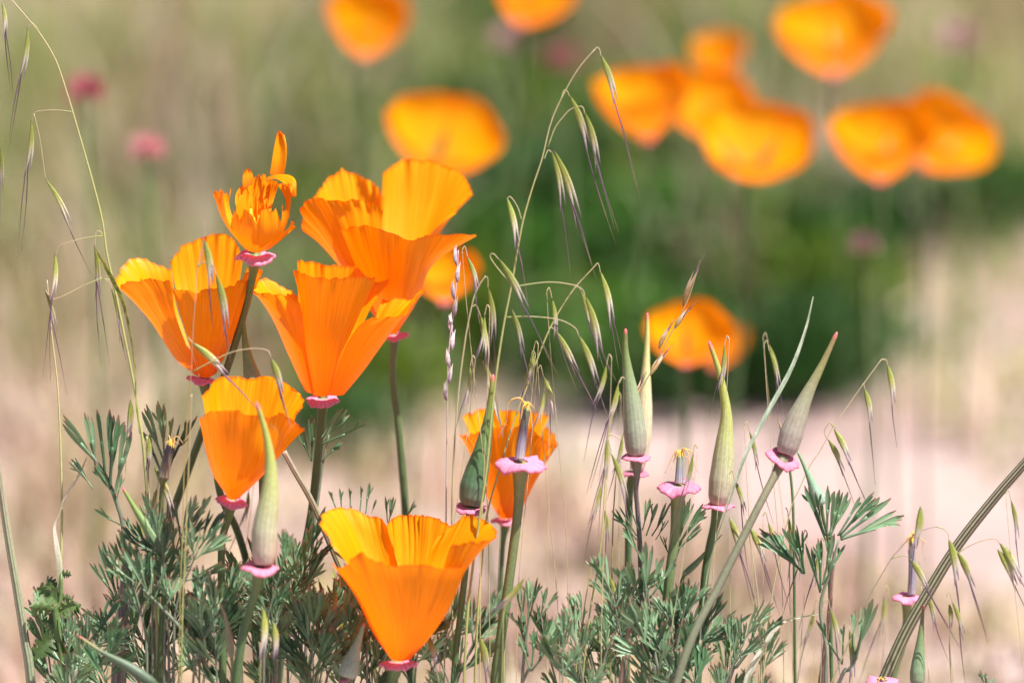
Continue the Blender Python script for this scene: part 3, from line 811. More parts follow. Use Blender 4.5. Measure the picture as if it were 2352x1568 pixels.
def fan_mesh(i, narrow):
    """A leaflet about 1 long: a forking midrib with straight straps that all point forwards. y is along it, z faces the viewer."""
    r = np.random.default_rng(300 + i + (50 if narrow else 0))
    mb_ = MB()
    col = np.array(LG1) * (1 - i % 3 * .14) if i < 6 else np.array(LG2)
    nl = int(r.integers(1, 4)) if narrow else int(r.integers(5, 8))
    spread = .24 if narrow else .40
    bow = r.uniform(-.10, .10)
    mid = [(0, 0, 0), (bow * .5, .22, r.uniform(-.03, .03)), (bow * 1.1, .5, r.uniform(-.05, .05))]
    tube(mb_, mid, [.020, .020, .028], col * .95, sides=5, n=8)
    M_ = cr(mid, np.linspace(0, 1, 21))
    for k in range(nl):
        f = (k + .5) / nl * 2 - 1
        f += r.uniform(-.12, .12)
        j = int(20 * (1 - .62 * abs(f)) - r.uniform(0, 2))
        a = f * spread + bow
        z = r.uniform(-.18, .18)
        L = (1.0 - M_[j][1]) * r.uniform(.82, 1.04) * (1 - .12 * abs(f))
        d = np.array((math.sin(a), math.cos(a), z))
        n_ = (r.uniform(-.55, .55), r.uniform(-.15, .15), 1)
        wd = r.uniform(.060, .082) if narrow else r.uniform(.062, .088)
        cc = col * r.uniform(.82, 1.2)
        lobe(mb_, M_[j], d, n_, L, wd, -.05 * np.sign(f) + r.uniform(-.04, .04), cc, stations=7)
        if r.random() < (.5 if narrow else .6):        # a forked tip
            s0 = r.uniform(.35, .6)
            a3 = a + r.choice([-1, 1]) * r.uniform(.25, .42)
            q = M_[j] + d / np.linalg.norm(d) * L * s0
            lobe(mb_, q, (math.sin(a3), math.cos(a3), z + r.uniform(-.1, .1)), n_, L * (1 - s0) * r.uniform(.7, .95), wd * .8, 0, cc, stations=5)
    return mb_.mesh('leaflet', M_LEAF)


FANS_W = [fan_mesh(i, False) for i in range(12)]
FANS_N = [fan_mesh(i, True) for i in range(12)]
rnd = random.Random(11)


def spray(label, q, pts, d, fans=None, size=110, n=5, group='feathery poppy leaf sprays', w=4.0, col=None, spread=1.0, pale=False):
    """A leaf: stalk with side leaflets and one at the end. fans: list of (x, y tip) hints or None."""
    P = [at(*q(*p), d + .001 * i) for i, p in enumerate(pts)]           # from the tip downwards
    G = to_ground(P)
    t = thing('poppy_leaf', label, 'leaf', G[-1], group)
    mb_ = MB()
    c = col or [(.15, .2, .13), (.17, .19, .14), (.2, .17, .16)]
    tube(mb_, G, [w * .5 * K, w * .8 * K, w * K, w * 1.2 * K], c, sides=7, n=28, ridge=.08, ridges=3)
    mb_.build('stalk', M_STEM, t)
    V = cr([tuple(p) for p in P], np.linspace(0, 1, 41))

    def put(p, ang, sz, yaw=None, tilt=None):
        FS = FANS_N if yaw is not None else FANS_W
        o = link('leaflet', rnd.choice(FS[5:] if pale else FS), t)
        up = (UP * math.cos(ang) + RT * math.sin(ang)).normalized()
        nrm = -FW
        s = up.cross(nrm).normalized()
        R = Matrix((s, up, nrm)).transposed()
        R = R @ Matrix.Rotation(rnd.uniform(-1.0, 1.0) if yaw is None else yaw, 3, 'Y') @ Matrix.Rotation(rnd.uniform(-.3, .3) if tilt is None else tilt, 3, 'X')
        M4 = R.to_4x4()
        M4.translation = Vector(p)
        sc = sz * K
        o.matrix_parent_inverse = Matrix.Identity(4)
        o.matrix_basis = Matrix.Translation(-t.location) @ M4 @ Matrix.Diagonal((sc * rnd.choice([-1, 1]), sc, sc, 1))
        return o
    tip = V[0]; nx = V[4]
    dirv = Vector(tip) - Vector(nx)
    a0 = math.atan2(dirv.dot(RT), dirv.dot(UP))
    if fans:
        for (x, y, tx, ty) in fans:
            b = q(x, y); e = q(tx, ty)
            put(at(b[0], b[1], d), math.atan2(e[0] - b[0], b[1] - e[1]), math.hypot(e[0] - b[0], e[1] - b[1]), rnd.uniform(-.45, .45), rnd.uniform(-.2, .2))
        return t
    put(tip, a0, size)
    for i in range(n - 1):
        k = int((.04 + .62 * (i // 2 + .5) / max(1, (n - 1) / 2)) * 40)
        k = min(k, 38)
        dv = Vector(V[k]) - Vector(V[k + 2])
        a = math.atan2(dv.dot(RT), dv.dot(UP)) + (1 if i % 2 else -1) * rnd.uniform(.35, .7) * spread
        put(V[k], a, size * rnd.uniform(.7, 1.0))
    return t


ID = lambda x, y: (x, y)
spray('tall grey green leaf whose fans spread beside the bare oat stalk', Q2, [(470, 380), (545, 490), (590, 600), (640, 780), (650, 1100), (640, 1500)], -.004,
      [(540, 480, 330, 150), (545, 490, 500, 140), (570, 560, 590, 130), (480, 560, 352, 400), (500, 480, 420, 150), (590, 600, 480, 420), (640, 760, 490, 640), (600, 640, 640, 480), (590, 600, 640, 200)], w=6)
spray('pale leaf with pink tipped fans behind the torn poppy stem', Q2, [(850, 400), (860, 520), (870, 640), (850, 900), (840, 1300)], .012,
      [(850, 420, 760, 100), (850, 380, 820, 100), (870, 400, 900, 170), (880, 420, 1010, 160), (860, 520, 960, 220), (850, 520, 740, 230)], pale=True, w=4)
spray('dark leaf fan below the half closed poppy collar', Q2, [(960, 830), (900, 1000), (860, 1200), (850, 1500)], -.018,
      [(970, 830, 1110, 570), (960, 830, 1000, 570), (940, 880, 1080, 690), (940, 880, 870, 640)], w=4)
spray('dark leaf fanning out low beside the leafy weed', Q2, [(590, 1150), (620, 1300), (640, 1500)], -.006,
      [(600, 1140, 455, 930), (605, 1120, 535, 820), (610, 1080, 590, 820), (610, 1150, 520, 960), (600, 1320, 410, 1160), (610, 1330, 480, 1200), (620, 1380, 545, 1230)], w=4)
spray('large pale leaf spreading below the fat green bud', Q2, [(740, 1080), (830, 1170), (940, 1290), (1050, 1440)], -.022,
      [(760, 1090, 600, 870), (760, 1090, 700, 880), (780, 1110, 780, 890), (800, 1130, 860, 930), (850, 1180, 950, 1000), (700, 1050, 590, 950)], pale=True, w=5)
spray('leaf fans beside the stem under the pink collar of the flared poppy', Q3, [(150, 280), (120, 420), (95, 600), (60, 900)], .010,
      [(110, 330, 325, 175), (115, 320, 260, 150), (110, 300, 200, 140), (110, 420, 240, 300), (60, 420, 10, 220), (60, 420, 40, 180)], w=4)
spray('blue green leaf fans above the rim of the low funnel poppy', Q3, [(290, 700), (290, 800), (280, 1000)], .022,
      [(200, 700, 130, 560), (220, 690, 210, 550), (260, 690, 260, 540), (310, 690, 315, 530), (340, 690, 365, 520), (370, 690, 390, 610), (455, 740, 445, 590), (460, 740, 480, 590), (540, 730, 610, 615)], pale=True, w=4)
spray('leaf rising beside the thick stem of the spent striped pistil', Q3, [(1190, 1200), (1170, 1330), (1150, 1568)], -.012,
      [(1150, 1290, 1070, 1180), (1150, 1260, 1150, 1060), (1180, 1240, 1190, 1020), (1190, 1220, 1245, 1010), (1220, 1260, 1340, 1070), (1240, 1250, 1270, 1060), (1180, 1430, 1130, 1180)], w=4)
spray('dark open leaf curving right of the thick stem', Q3, [(1250, 1440), (1200, 1500), (1150, 1568)], -.016,
      [(1240, 1450, 1410, 1220), (1240, 1440, 1360, 1210), (1240, 1420, 1300, 1210), (1200, 1480, 1210, 1250), (1190, 1500, 1130, 1300)], w=4)
spray('yellowish leaf fans below the spent bud beside oat stalks', Q3, [(1460, 1260), (1450, 1400), (1440, 1568)], .012,
      [(1440, 1330, 1380, 1160), (1450, 1320, 1430, 1170), (1460, 1310, 1500, 1180), (1480, 1330, 1550, 1190), (1440, 1480, 1370, 1340), (1470, 1480, 1540, 1340)], w=4)
spray('leaf fans crowded under the straight striped seed pod', Q5, [(320, 440), (330, 560), (370, 800), (400, 1180)], .0,
      [(300, 420, 150, 240), (300, 400, 210, 240), (310, 370, 280, 185), (330, 370, 350, 185), (350, 400, 400, 210), (380, 400, 470, 210), (400, 420, 465, 300), (330, 520, 240, 330)], w=5)
spray('leaf fans flanking the stem of the bright pink spent flower', Q5, [(540, 420), (500, 560), (480, 800)], .008,
      [(510, 450, 560, 190), (515, 440, 610, 190), (520, 440, 650, 220), (520, 450, 680, 250), (510, 480, 650, 320), (480, 520, 430, 380)], w=4)
spray('grey leaf spreading between the long slanting stem and oats', Q5, [(330, 700), (360, 860), (400, 1050), (420, 1180)], -.010,
      [(320, 760, 150, 540), (320, 740, 250, 520), (330, 720, 330, 520), (350, 720, 440, 490), (370, 730, 520, 500), (350, 760, 380, 400), (420, 860, 520, 660), (430, 880, 600, 700), (420, 900, 480, 640)], pale=True, w=5)
spray('leaf with a yellow green top against the slanting stem', Q5, [(560, 760), (540, 850), (510, 1000), (480, 1180)], -.014,
      [(540, 820, 500, 650), (550, 800, 580, 640), (560, 800, 640, 640), (570, 800, 690, 650), (500, 900, 400, 700), (500, 920, 450, 720)], w=4)
spray('leaf reaching sideways right of the long slanting stem', Q5, [(720, 930), (640, 1020), (570, 1110)], -.006,
      [(700, 950, 910, 800), (690, 960, 840, 790), (660, 990, 750, 790), (640, 1010, 690, 820), (620, 1030, 640, 860), (640, 1080, 740, 980)], w=4)
spray('leaf arching towards a dry bent grass blade', Q5, [(1030, 870), (920, 980), (830, 1090), (790, 1160)], .002,
      [(960, 940, 1090, 820), (930, 960, 1010, 800), (890, 1000, 940, 810), (850, 1050, 870, 830), (820, 1080, 820, 850), (810, 1100, 770, 880)], w=5)
spray('tall forked leaf with broad fans standing clear of the rest', Q5, [(1370, 420), (1320, 600), (1272, 780), (1305, 1000), (1300, 1180)], -.004,
      [(1380, 420, 1715, 235), (1380, 410, 1650, 180), (1375, 400, 1580, 165), (1365, 400, 1490, 170), (1320, 420, 1430, 160), (1320, 400, 1380, 140), (1310, 400, 1320, 115), (1300, 400, 1240, 120), (1300, 420, 1140, 165), (1190, 600, 935, 345), (1180, 600, 1010, 340), (1180, 590, 1060, 335), (1190, 600, 1110, 330), (1190, 600, 1180, 325), (1272, 700, 1215, 420), (1275, 690, 1260, 370), (1285, 660, 1330, 370), (1290, 650, 1360, 430)], w=5)
spray('slim open leaf by the foot of the tall forked leaf', Q5, [(1470, 1040), (1420, 1110), (1370, 1180)], -.008,
      [(1460, 1050, 1572, 700), (1455, 1040, 1500, 730), (1450, 1040, 1445, 770), (1390, 1080, 1295, 830), (1390, 1070, 1370, 870)], w=5)
spray('small leaf tip poking up alone near the corner oats', Q5, [(2150, 1150), (2160, 1220)], -.01,
      [(2150, 1210, 2105, 1105), (2150, 1210, 2150, 1115), (2160, 1220, 2190, 1140)], w=4)

# dense low leaves filling the foot of the clump
band = [(90, 300, 1450, 1540, 8), (280, 520, 1230, 1480, 12), (480, 700, 1290, 1500, 11), (600, 880, 1270, 1480, 11), (700, 900, 1440, 1540, 5),
        (950, 1140, 1440, 1530, 5), (1250, 1420, 1420, 1530, 6), (1380, 1600, 1340, 1500, 8), (1560, 1800, 1450, 1540, 5)]
where = ['low blue green leaf in the corner beside the striped pale stalk', 'low blue green leaf under the fat green bud',
         'low blue green leaf at the foot of the tall curved pod', 'low blue green leaf between the tall curved pod and the low funnel poppy',
         'low blue green leaf against the underside of the low funnel poppy', 'low leaf between the low funnel poppy and the thick stem',
         'low leaf at the foot of the thin oat stalks', 'low leaf at the foot of the long slanting stem', 'low leaf beyond the long slanting stem']
for (x0, x1, y0, y1, n), lab in zip(band, where):
    for i in range(n):
        x = x0 + (x1 - x0) * (i + rnd.random()) / n
        y = rnd.uniform(y0, y1)
        d = rnd.uniform(-.03, .035)
        lean = rnd.uniform(-60, 60)
        spray(lab, ID, [(x, y), (x - lean * .5, y + 60), (x - lean, y + 140), (x - lean * 1.1, y + 260)], d, None, rnd.uniform(95, 140), rnd.choice([4, 5, 6]), pale=rnd.random() < .6, w=3.2)

# ------------------------------------------------------------------ oats and other grasses
OG, OY, OW, OP = (.27, .34, .05), (.46, .47, .10), (.66, .60, .60), (.20, .10, .20)


def spikelet(parent, q, h, tip, w, awns=(), d=0.0, dark=0.0, seed=0, pal=None):
    """Two papery husks closed round each other, with long bristles."""
    r = np.random.default_rng(seed)
    a = np.array(at(*q(*h), d)); b = np.array(at(*q(*tip), d + r.uniform(-.003, .003)))
    L = np.linalg.norm(b - a)
    px = w * .86 * (q(1, 0)[0] - q(0, 0)[0]) * K
    mbp = MB()
    for g_ in (0, 1):
        ax = (b - a) / L
        side = np.cross(ax, np.array(FW)); side /= np.linalg.norm(side)
        dep = np.cross(side, ax)
        off = (g_ - .5) * .10 * L
        t = np.linspace(0, 1, 22)
        le = L * (1.0 if g_ == 0 else .9)
        cen = a + np.outer(t * le, ax) + np.outer(off * t ** 1.4 + .04 * L * np.sin(3.1 * t), side)
        R = np.interp(t, [0, .08, .3, .5, .75, 1], [.12, .55, 1, .85, .4, .06]) * px * .5
        th = np.linspace(0, 2 * np.pi, 14, endpoint=False)
        Q = cen[:, None] + R[:, None, None] * (np.cos(th)[None, :, None] * side + .75 * np.sin(th)[None, :, None] * dep)
        st = np.array([(.16, .17, .06), (.26, .30, .06), (.36, .39, .09), (.50, .48, .20), (.62, .56, .48), (.46, .38, .42), OP])
        if pal:
            st = np.array([pal[0], pal[0], pal[1], pal[1], pal[2], pal[2], pal[2]])
        cc = np.stack([np.interp(t, [0, .08, .3, .45, .62, .8, 1], st[:, k]) for k in range(3)], 1) * (1 - dark)
        vein = (.5 + .5 * np.cos(7 * th))[None, :, None]
        CC = cc[:, None] * (.78 + .4 * vein)
        mbp.grid(Q, CC, True)
    s = mbp.build('spikelet', M_OAT, parent)
    for e in awns:
        m = MB()
        p0 = a + (b - a) * .55
        p2 = np.array(at(*q(*e), d + r.uniform(-.006, .006)))
        pm = (p0 + p2) / 2 + np.array(RT) * r.uniform(-.02, .02) * np.linalg.norm(p2 - p0)
        tube(m, [p0, pm, p2], [1.5 * K, 1.3 * K, .9 * K, .35 * K], [(.2, .12, .18), (.14, .09, .13), (.3, .22, .15)], sides=5, n=14)
        aw = m.build('awn', M_OAT, s)
        aw.matrix_parent_inverse = Matrix.Translation(parent.location).inverted()
        aw.parent = s
        aw.matrix_parent_inverse = s.matrix_basis.inverted() @ s.matrix_parent_inverse.inverted() @ s.matrix_parent_inverse
        aw.matrix_parent_inverse = Matrix.Identity(4)
    return s


def grass(label, q, stalk, d, r0, r1, col, peds=(), spk=(), group='wild oat stalks', name='wild_oat', ground=True, dd=0.0):
    P = [at(*q(*p), d + dd * i / len(stalk)) for i, p in enumerate(stalk)]
    G = to_ground(P) if ground else P
    t = thing(name, label, 'grass', G[-1], group)
    m = MB()
    tube(m, G, [r0 * .85 * K, (r0 + r1) * .37 * K, r1 * .75 * K], col, sides=8, n=60)
    m.build('stalk', M_STEM, t)
    for p in peds:
        m = MB()
        tube(m, [at(*q(*x), d) for x in p], [1.6 * K, 1.2 * K, 1.0 * K, 1.1 * K], [col[-1], (.42, .34, .2), (.4, .3, .22)], sides=6, n=20)
        m.build('pedicel', M_STEM, t)
    for i, s in enumerate(spk):
        spikelet(t, q, s[0], s[1], s[2], s[3] if len(s) > 3 else (), d, s[4] if len(s) > 4 else 0.0, seed=len(label) * 7 + i)
    return t


OATC = [(.42, .33, .2), (.36, .34, .14), (.32, .34, .12), (.28, .32, .11)]
grass('thin arching oat stalk standing away from the torn poppy, spikelets on hair fine branches', Q7,
      [(45, 0), (110, 75), (165, 145), (215, 230), (245, 310), (285, 440), (320, 560), (365, 720), (400, 860), (420, 1000), (450, 1130), (480, 1280), (520, 1480), (545, 1640), (570, 1850)], .0, 1.6, 4.5, OATC,
      peds=[[(150, 120), (135, 98), (120, 92), (109, 112)], [(283, 440), (240, 434), (190, 433), (140, 441), (123, 478)], [(132, 446), (155, 540), (170, 640), (178, 705)],
            [(404, 925), (392, 908), (376, 912), (372, 970)], [(404, 925), (330, 935), (240, 962), (216, 1000)], [(440, 1100), (410, 1095), (432, 1110), (436, 1135)], [(400, 1090), (330, 1120), (215, 1172), (178, 1140)]],
      spk=[((8, 10), (22, 150), 16, [(52, 392), (42, 350)], .1), ((108, 110), (80, 325), 17, [(30, 600), (40, 560)], .15), ((122, 470), (103, 700), 18, [(72, 990), (85, 985)], .1),
           ((178, 703), (290, 915), 15, [(362, 1085)]), ((216, 995), (204, 1185), 18, [(168, 1480), (198, 1500)]), ((370, 962), (382, 1185), 17, [(396, 1430), (432, 1440)]),
           ((176, 1138), (222, 1320), 13, [(262, 1545)]), ((436, 1130), (480, 1345), 13, [(515, 1480)], .3), ((0, 580), (0, 760), 14, [(2, 900)], .2)])
grass('pale slender straw standing clear beside the leafy weed', ID, [(108, 640), (118, 760), (131, 873), (138, 1000), (142, 1161), (140, 1300), (136, 1420)], .004, 1.4, 6, [(.45, .34, .22), (.36, .36, .16), (.34, .36, .14), (.25, .3, .12)], group=None, name='grass_straw')
grass('tallest oat stalk with paired spikelets reaching toward the far poppies', Q6,
      [(750, 70), (680, 150), (620, 250), (560, 380), (520, 540), (480, 660), (440, 800), (415, 930), (390, 1080), (360, 1230), (330, 1420), (308, 1600), (285, 1850), (255, 2060), (210, 2400), (190, 2700)], -.014, 1.4, 4.5, OATC,
      peds=[[(745, 72), (758, 68), (767, 82), (770, 104)], [(600, 292), (612, 252), (626, 252), (637, 275)], [(545, 490), (575, 410), (612, 360), (645, 328), (690, 318), (702, 350)], [(530, 540), (545, 505), (560, 512)],
            [(432, 800), (415, 745), (385, 702), (371, 712)], [(395, 1075), (350, 1030), (300, 962), (312, 944), (336, 970)], [(400, 1085), (540, 1066), (640, 1075), (690, 1095), (704, 1130)],
            [(365, 1215), (470, 1212), (590, 1225), (660, 1260), (676, 1296)]],
      spk=[((770, 98), (838, 325), 25, [(937, 710), (922, 660)]), ((637, 270), (728, 530), 26, [(836, 908), (800, 800)]), ((702, 342), (762, 600), 23, [(848, 856), (830, 840)]), ((560, 505), (612, 770), 17, [(643, 1045)]),
           ((571, 505), (682, 830), 24, [(752, 1055), (735, 1000)]), ((370, 706), (416, 925), 22, [(462, 1165), (440, 1010)]), ((335, 966), (468, 1215), 22, [(590, 1468), (560, 1420)], .15),
           ((390, 1178), (442, 1390), 17, [(490, 1570), (480, 1560)], .35), ((705, 1126), (772, 1400), 26, [(838, 1492), (820, 1480)]), ((676, 1292), (762, 1525), 25, [(800, 1640), (785, 1600)], .1)])
grass('oat stalk bent over at its tip next to the straight striped seed pod', Q6, [(750, 992), (705, 1040), (660, 1090), (605, 1170), (550, 1270), (505, 1380), (460, 1500), (400, 1660), (340, 1860), (285, 2060), (260, 2300), (240, 2600)], -.006, 1.3, 4, OATC,
      peds=[[(745, 995), (757, 985), (764, 1000), (768, 1024)], [(550, 1262), (556, 1256), (568, 1264)], [(655, 1092), (675, 1085), (684, 1100)]],
      spk=[((768, 1020), (822, 1265), 23, [(862, 1385), (846, 1440)]), ((567, 1260), (682, 1485), 21, [(760, 1620), (740, 1580)]), ((683, 1098), (735, 1300), 18, [(800, 1480)])])
grass('short faint oat stalk leaning behind the dark green seed pod', Q6, [(280, 1040), (255, 1075), (230, 1130), (205, 1240), (190, 1330), (170, 1480), (155, 1640), (140, 1900), (135, 2200), (140, 2600)], .03, 1.5, 3.5, [(.5, .42, .3), (.45, .42, .25), (.36, .36, .16)],
      peds=[[(280, 1042), (288, 1050), (290, 1090)], [(225, 1170), (240, 1165), (258, 1210)]],
      spk=[((290, 1088), (312, 1340), 22, [(320, 1450)]), ((258, 1208), (288, 1430), 19, [(295, 1500)]), ((266, 1398), (318, 1560), 18, [(340, 1640)])])
# lilac spike
t = grass('narrow lilac flower spike of grass behind the dark green seed pod', Q6, [(163, 930), (157, 1050), (145, 1180), (128, 1300), (118, 1450), (116, 1640), (112, 1900), (110, 2200), (105, 2600)], .014, 1.2, 2.6, [(.5, .38, .45), (.38, .3, .3), (.4, .38, .2)], group=None, name='lilac_grass_spike')
for i in range(9):
    y = 950 + i * 72
    x = 160 - (y - 950) * .075
    sd = 14 if i % 2 else -10
    spikelet(t, Q6, (x + sd * .3, y + 46), (x + sd, y - 44), 22, (), .014, .0, seed=i, pal=[(.34, .22, .3), (.58, .46, .55), (.72, .64, .70)])
# brome spike
t = grass('rusty brome spike crossing the round far poppy', Q4, [(775, 40), (720, 210), (660, 340), (600, 450), (540, 570), (490, 660), (430, 775), (380, 900), (330, 1080), (300, 1400), (290, 1800)], .006, 1.3, 2.4, [(.45, .3, .16), (.36, .28, .12), (.3, .3, .1)], group=None, name='brome_spike')
for (h, e, w_) in [((688, 262), (768, 45), 26), ((640, 385), (726, 268), 30), ((553, 500), (617, 365), 28), ((505, 645), (594, 512), 36), ((428, 775), (462, 660), 26)]:
    a = np.array(h); b = np.array(e)
    spikelet(t, Q4, h, e, w_, [tuple(b + (b - a) * .35 + np.array((12, 0))), tuple(b + (b - a) * .22)], .006, 0, seed=int(h[0]), pal=[(.30, .26, .08), (.46, .30, .14), (.62, .48, .36)])
grass('oat spikelets dangling at the foot of the straight striped seed pod', Q4, [(345, 655), (325, 700), (290, 860), (265, 1000), (255, 1200), (240, 1450), (215, 1700), (150, 2100)], -.012, 1.2, 3.0, OATC,
      peds=[[(330, 690), (350, 655), (362, 665)], [(270, 985), (285, 975), (345, 1000), (350, 1010)], [(268, 1000), (285, 1060), (285, 1090)]],
      spk=[((325, 695), (262, 930), 30, [(150, 1300), (170, 1280)]), ((262, 1008), (246, 1250), 32, [(140, 1568), (215, 1560)]), ((288, 1085), (380, 1380), 30, [(420, 1568)]), ((350, 990), (300, 1200), 20, [(260, 1350)]), ((250, 1400), (265, 1600), 26, [(250, 1750)])])
grass('frail oat stalk with a few spikelets out beyond the leaning pod', Q4, [(1800, 555), (1730, 650), (1650, 760), (1590, 845), (1530, 930), (1460, 1060), (1400, 1150), (1340, 1280), (1290, 1400), (1200, 1800), (1150, 2200)], .022, 1.0, 2.4, [(.5, .42, .28), (.45, .4, .22), (.4, .4, .18)],
      peds=[[(1690, 705), (1700, 690), (1706, 722)], [(1800, 555), (1826, 560), (1833, 590)], [(1530, 932), (1510, 910), (1480, 960), (1502, 1010)], [(1530, 930), (1545, 930), (1538, 950)]],
      spk=[((1705, 718), (1742, 930), 34, [(1765, 1255), (1750, 1100)]), ((1833, 585), (1868, 830), 34, [(1888, 1050)]), ((1535, 945), (1630, 1150), 36, [(1705, 1340), (1760, 1450)]), ((1503, 1005), (1595, 1210), 32, [(1660, 1400)])])
grass('drooping oat stalk crossing the thick striped stalk', Q5, [(1890, 350), (1830, 365), (1760, 400), (1700, 460), (1650, 520), (1590, 620), (1520, 740), (1440, 930), (1330, 1180), (1250, 1400)], -.012, 1.1, 3.0, [(.3, .2, .2), (.26, .22, .14), (.24, .28, .1)],
      peds=[[(1885, 350), (1930, 365), (1952, 395), (1954, 428)], [(1650, 520), (1700, 505), (1740, 510), (1750, 528)], [(1790, 385), (1800, 300), (1802, 250)], [(1990, 500), (2050, 460), (2130, 425), (2200, 415), (2225, 445)], [(1954, 420), (1985, 470), (2000, 492)]],
      spk=[((1804, 245), (1766, 490), 40, [(1745, 720), (1752, 700)], .1), ((1748, 522), (1856, 715), 33, [(2022, 1002), (2005, 985)], .1), ((1955, 420), (1998, 665), 42, [(2032, 958), (2022, 930)], .1), ((2000, 488), (2092, 700), 38, [(2162, 968), (2150, 930)], .1),
           ((2212, 470), (2318, 690), 40, [(2400, 860)]), ((2226, 440), (2345, 650), 42, [(2430, 800)])])
grass('low oat with one upright spikelet near the bottom pods', Q5, [(1957, 770), (1962, 950), (1966, 1180), (1968, 1400)], -.006, 1.0, 2.0, OATC, spk=[((1957, 762), (1961, 905), 28, [(1966, 1190)])])
grass('low oat spikelet standing by the slim open leaf', Q5, [(1424, 880), (1435, 1000), (1442, 1180), (1445, 1400)], -.006, 1.0, 2.0, OATC, spk=[((1428, 900), (1442, 1180), 34, [(1425, 1300)])])
grass('dry oat with whitened spikelets between the slanting stem and the forked leaf', Q5, [(880, 300), (905, 450), (940, 700), (950, 900), (960, 1200)], .024, 1.2, 3.0, [(.5, .42, .28), (.42, .4, .2)],
      peds=[[(885, 320), (895, 340), (900, 362)], [(1090, 250), (1100, 270), (1103, 300)]],
      spk=[((790, 300), (855, 520), 38, [(912, 770), (972, 955)]), ((900, 355), (985, 560), 38, [(1062, 830), (1040, 760)]), ((1103, 295), (1116, 640), 28, [(1118, 900)])])
grass('short oat with green spikelets low between leaves', Q5, [(70, 510), (50, 620), (20, 800), (-20, 1100)], -.008, 1.1, 2.6, OATC,
      peds=[[(70, 512), (72, 520), (78, 548)]], spk=[((78, 545), (155, 735), 38, [(196, 840)]), ((152, 610), (192, 800), 30, [(200, 900)])])
grass('oat branch with two spikelets drooping across the orange cup under the torn poppy', Q1, [(697, 560), (690, 680), (660, 820), (648, 980), (632, 1180), (622, 1420), (612, 1560), (585, 1900), (575, 2300), (560, 2700)], -.026, .8, 1.9, [(.4, .3, .28), (.36, .25, .10), (.24, .28, .08)],
      peds=[[(658, 815), (675, 800), (695, 700), (696, 680)], [(660, 820), (700, 795), (745, 815), (762, 870)], [(628, 1410), (740, 1350), (850, 1300), (960, 1280), (1050, 1290), (1070, 1335)], [(605, 1215), (620, 1235), (632, 1250)]],
      spk=[((696, 672), (735, 960), 40, [(750, 1200), (735, 1120)]), ((763, 868), (822, 1210), 40, [(846, 1360), (840, 1320)]), ((630, 1248), (850, 1460), 40, [(1120, 1760), (1010, 1640)]), ((1070, 1335), (1135, 1560), 42, [(1190, 1740), (1175, 1720)])])
grass('pale grass culm with a pointed husk in the leaves under the fat bud', Q2, [(760, 290), (765, 420), (768, 560), (785, 740), (800, 1000)], -.004, 3, 5, [(.3, .3, .12), (.36, .32, .2), (.3, .34, .14)], group=None, name='grass_culm',
      spk=[((675, 100), (655, 330), 34, [(650, 480)], .1), ((768, 290), (760, 480), 28, [(760, 560)], .1), ((800, 450), (905, 720), 34, [(920, 750)])])
grass('loose white and yellow oat husk beside the thick stem of the striped pistil', Q3, [(1180, 1003), (1160, 1035), (1120, 1080), (1060, 1180), (1050, 1400)], -.03, .8, 2.0, OATC, group=None, spk=[((1160, 1030), (990, 1215), 30, [(885, 1305), (880, 1300)])], name='oat_husk')
grass('yellow oat spikelet upright under the right side of the low funnel poppy', Q3, [(670, 1330), (690, 1420), (720, 1568), (730, 1700)], -.02, 1.2, 2.4, OATC, spk=[((668, 1335), (705, 1480), 32, [(720, 1568)]), ((930, 1330), (975, 1568), 40, [(985, 1650)])])
grass('thin oat with yellow spikelets low at the foot of the tall curved pod', Q2, [(1355, 1170), (1360, 1300), (1350, 1450), (1345, 1600)], -.036, 1.2, 2.4, OATC, spk=[((1362, 1180), (1355, 1450), 36, [(1350, 1560)]), ((1415, 1250), (1425, 1450), 34, [(1430, 1560)], .2)])
grass('thin green straw running straight up past the half closed poppy', ID, [(440, 905), (436, 1000), (430, 1150), (424, 1300), (418, 1450)], -.03, 1.6, 3, OATC, group=None, name='grass_straw')


def blade(label, q, pts, d, widths, col, fold=.5, tw=0.0, group=None, mottle=None, name='grass_leaf', ground=False, cat='grass'):
    P = [at(*q(*p), d) for p in pts]
    if ground:
        P = to_ground(P)
    n = 60
    t = np.linspace(0, 1, n)
    V = cr([tuple(p) for p in P], t)
    T, N, B = frames(V)
    R = np.interp(t, np.linspace(0, 1, len(widths)), widths) * K * .5
    a = tw * t * 6.28
    S = np.cos(a)[:, None] * N + np.sin(a)[:, None] * B
    U = -np.sin(a)[:, None] * N + np.cos(a)[:, None] * B
    us = np.array([-1, -.5, 0, .5, 1])
    Q = V[:, None] + (R[:, None] * us[None])[..., None] * S[:, None] + (R[:, None] * (np.abs(us) * fold)[None])[..., None] * U[:, None]
    cs = np.array(col)
    cc = np.stack([np.interp(t, np.linspace(0, 1, len(cs)), cs[:, k]) for k in range(3)], 1)
    CC = np.repeat(cc[:, None], 5, 1) * np.array([.95, 1.08, .85, 1.08, .95])[None, :, None]
    if mottle is not None:
        r = np.random.default_rng(len(label))
        m = (r.random((n, 5)) < .4)[..., None]
        CC = np.where(m, np.array(mottle), CC)
    mb_ = MB(); mb_.grid(Q, CC)
    o = mb_.build(name, M_OAT)
    return tag(o, label, cat, group)


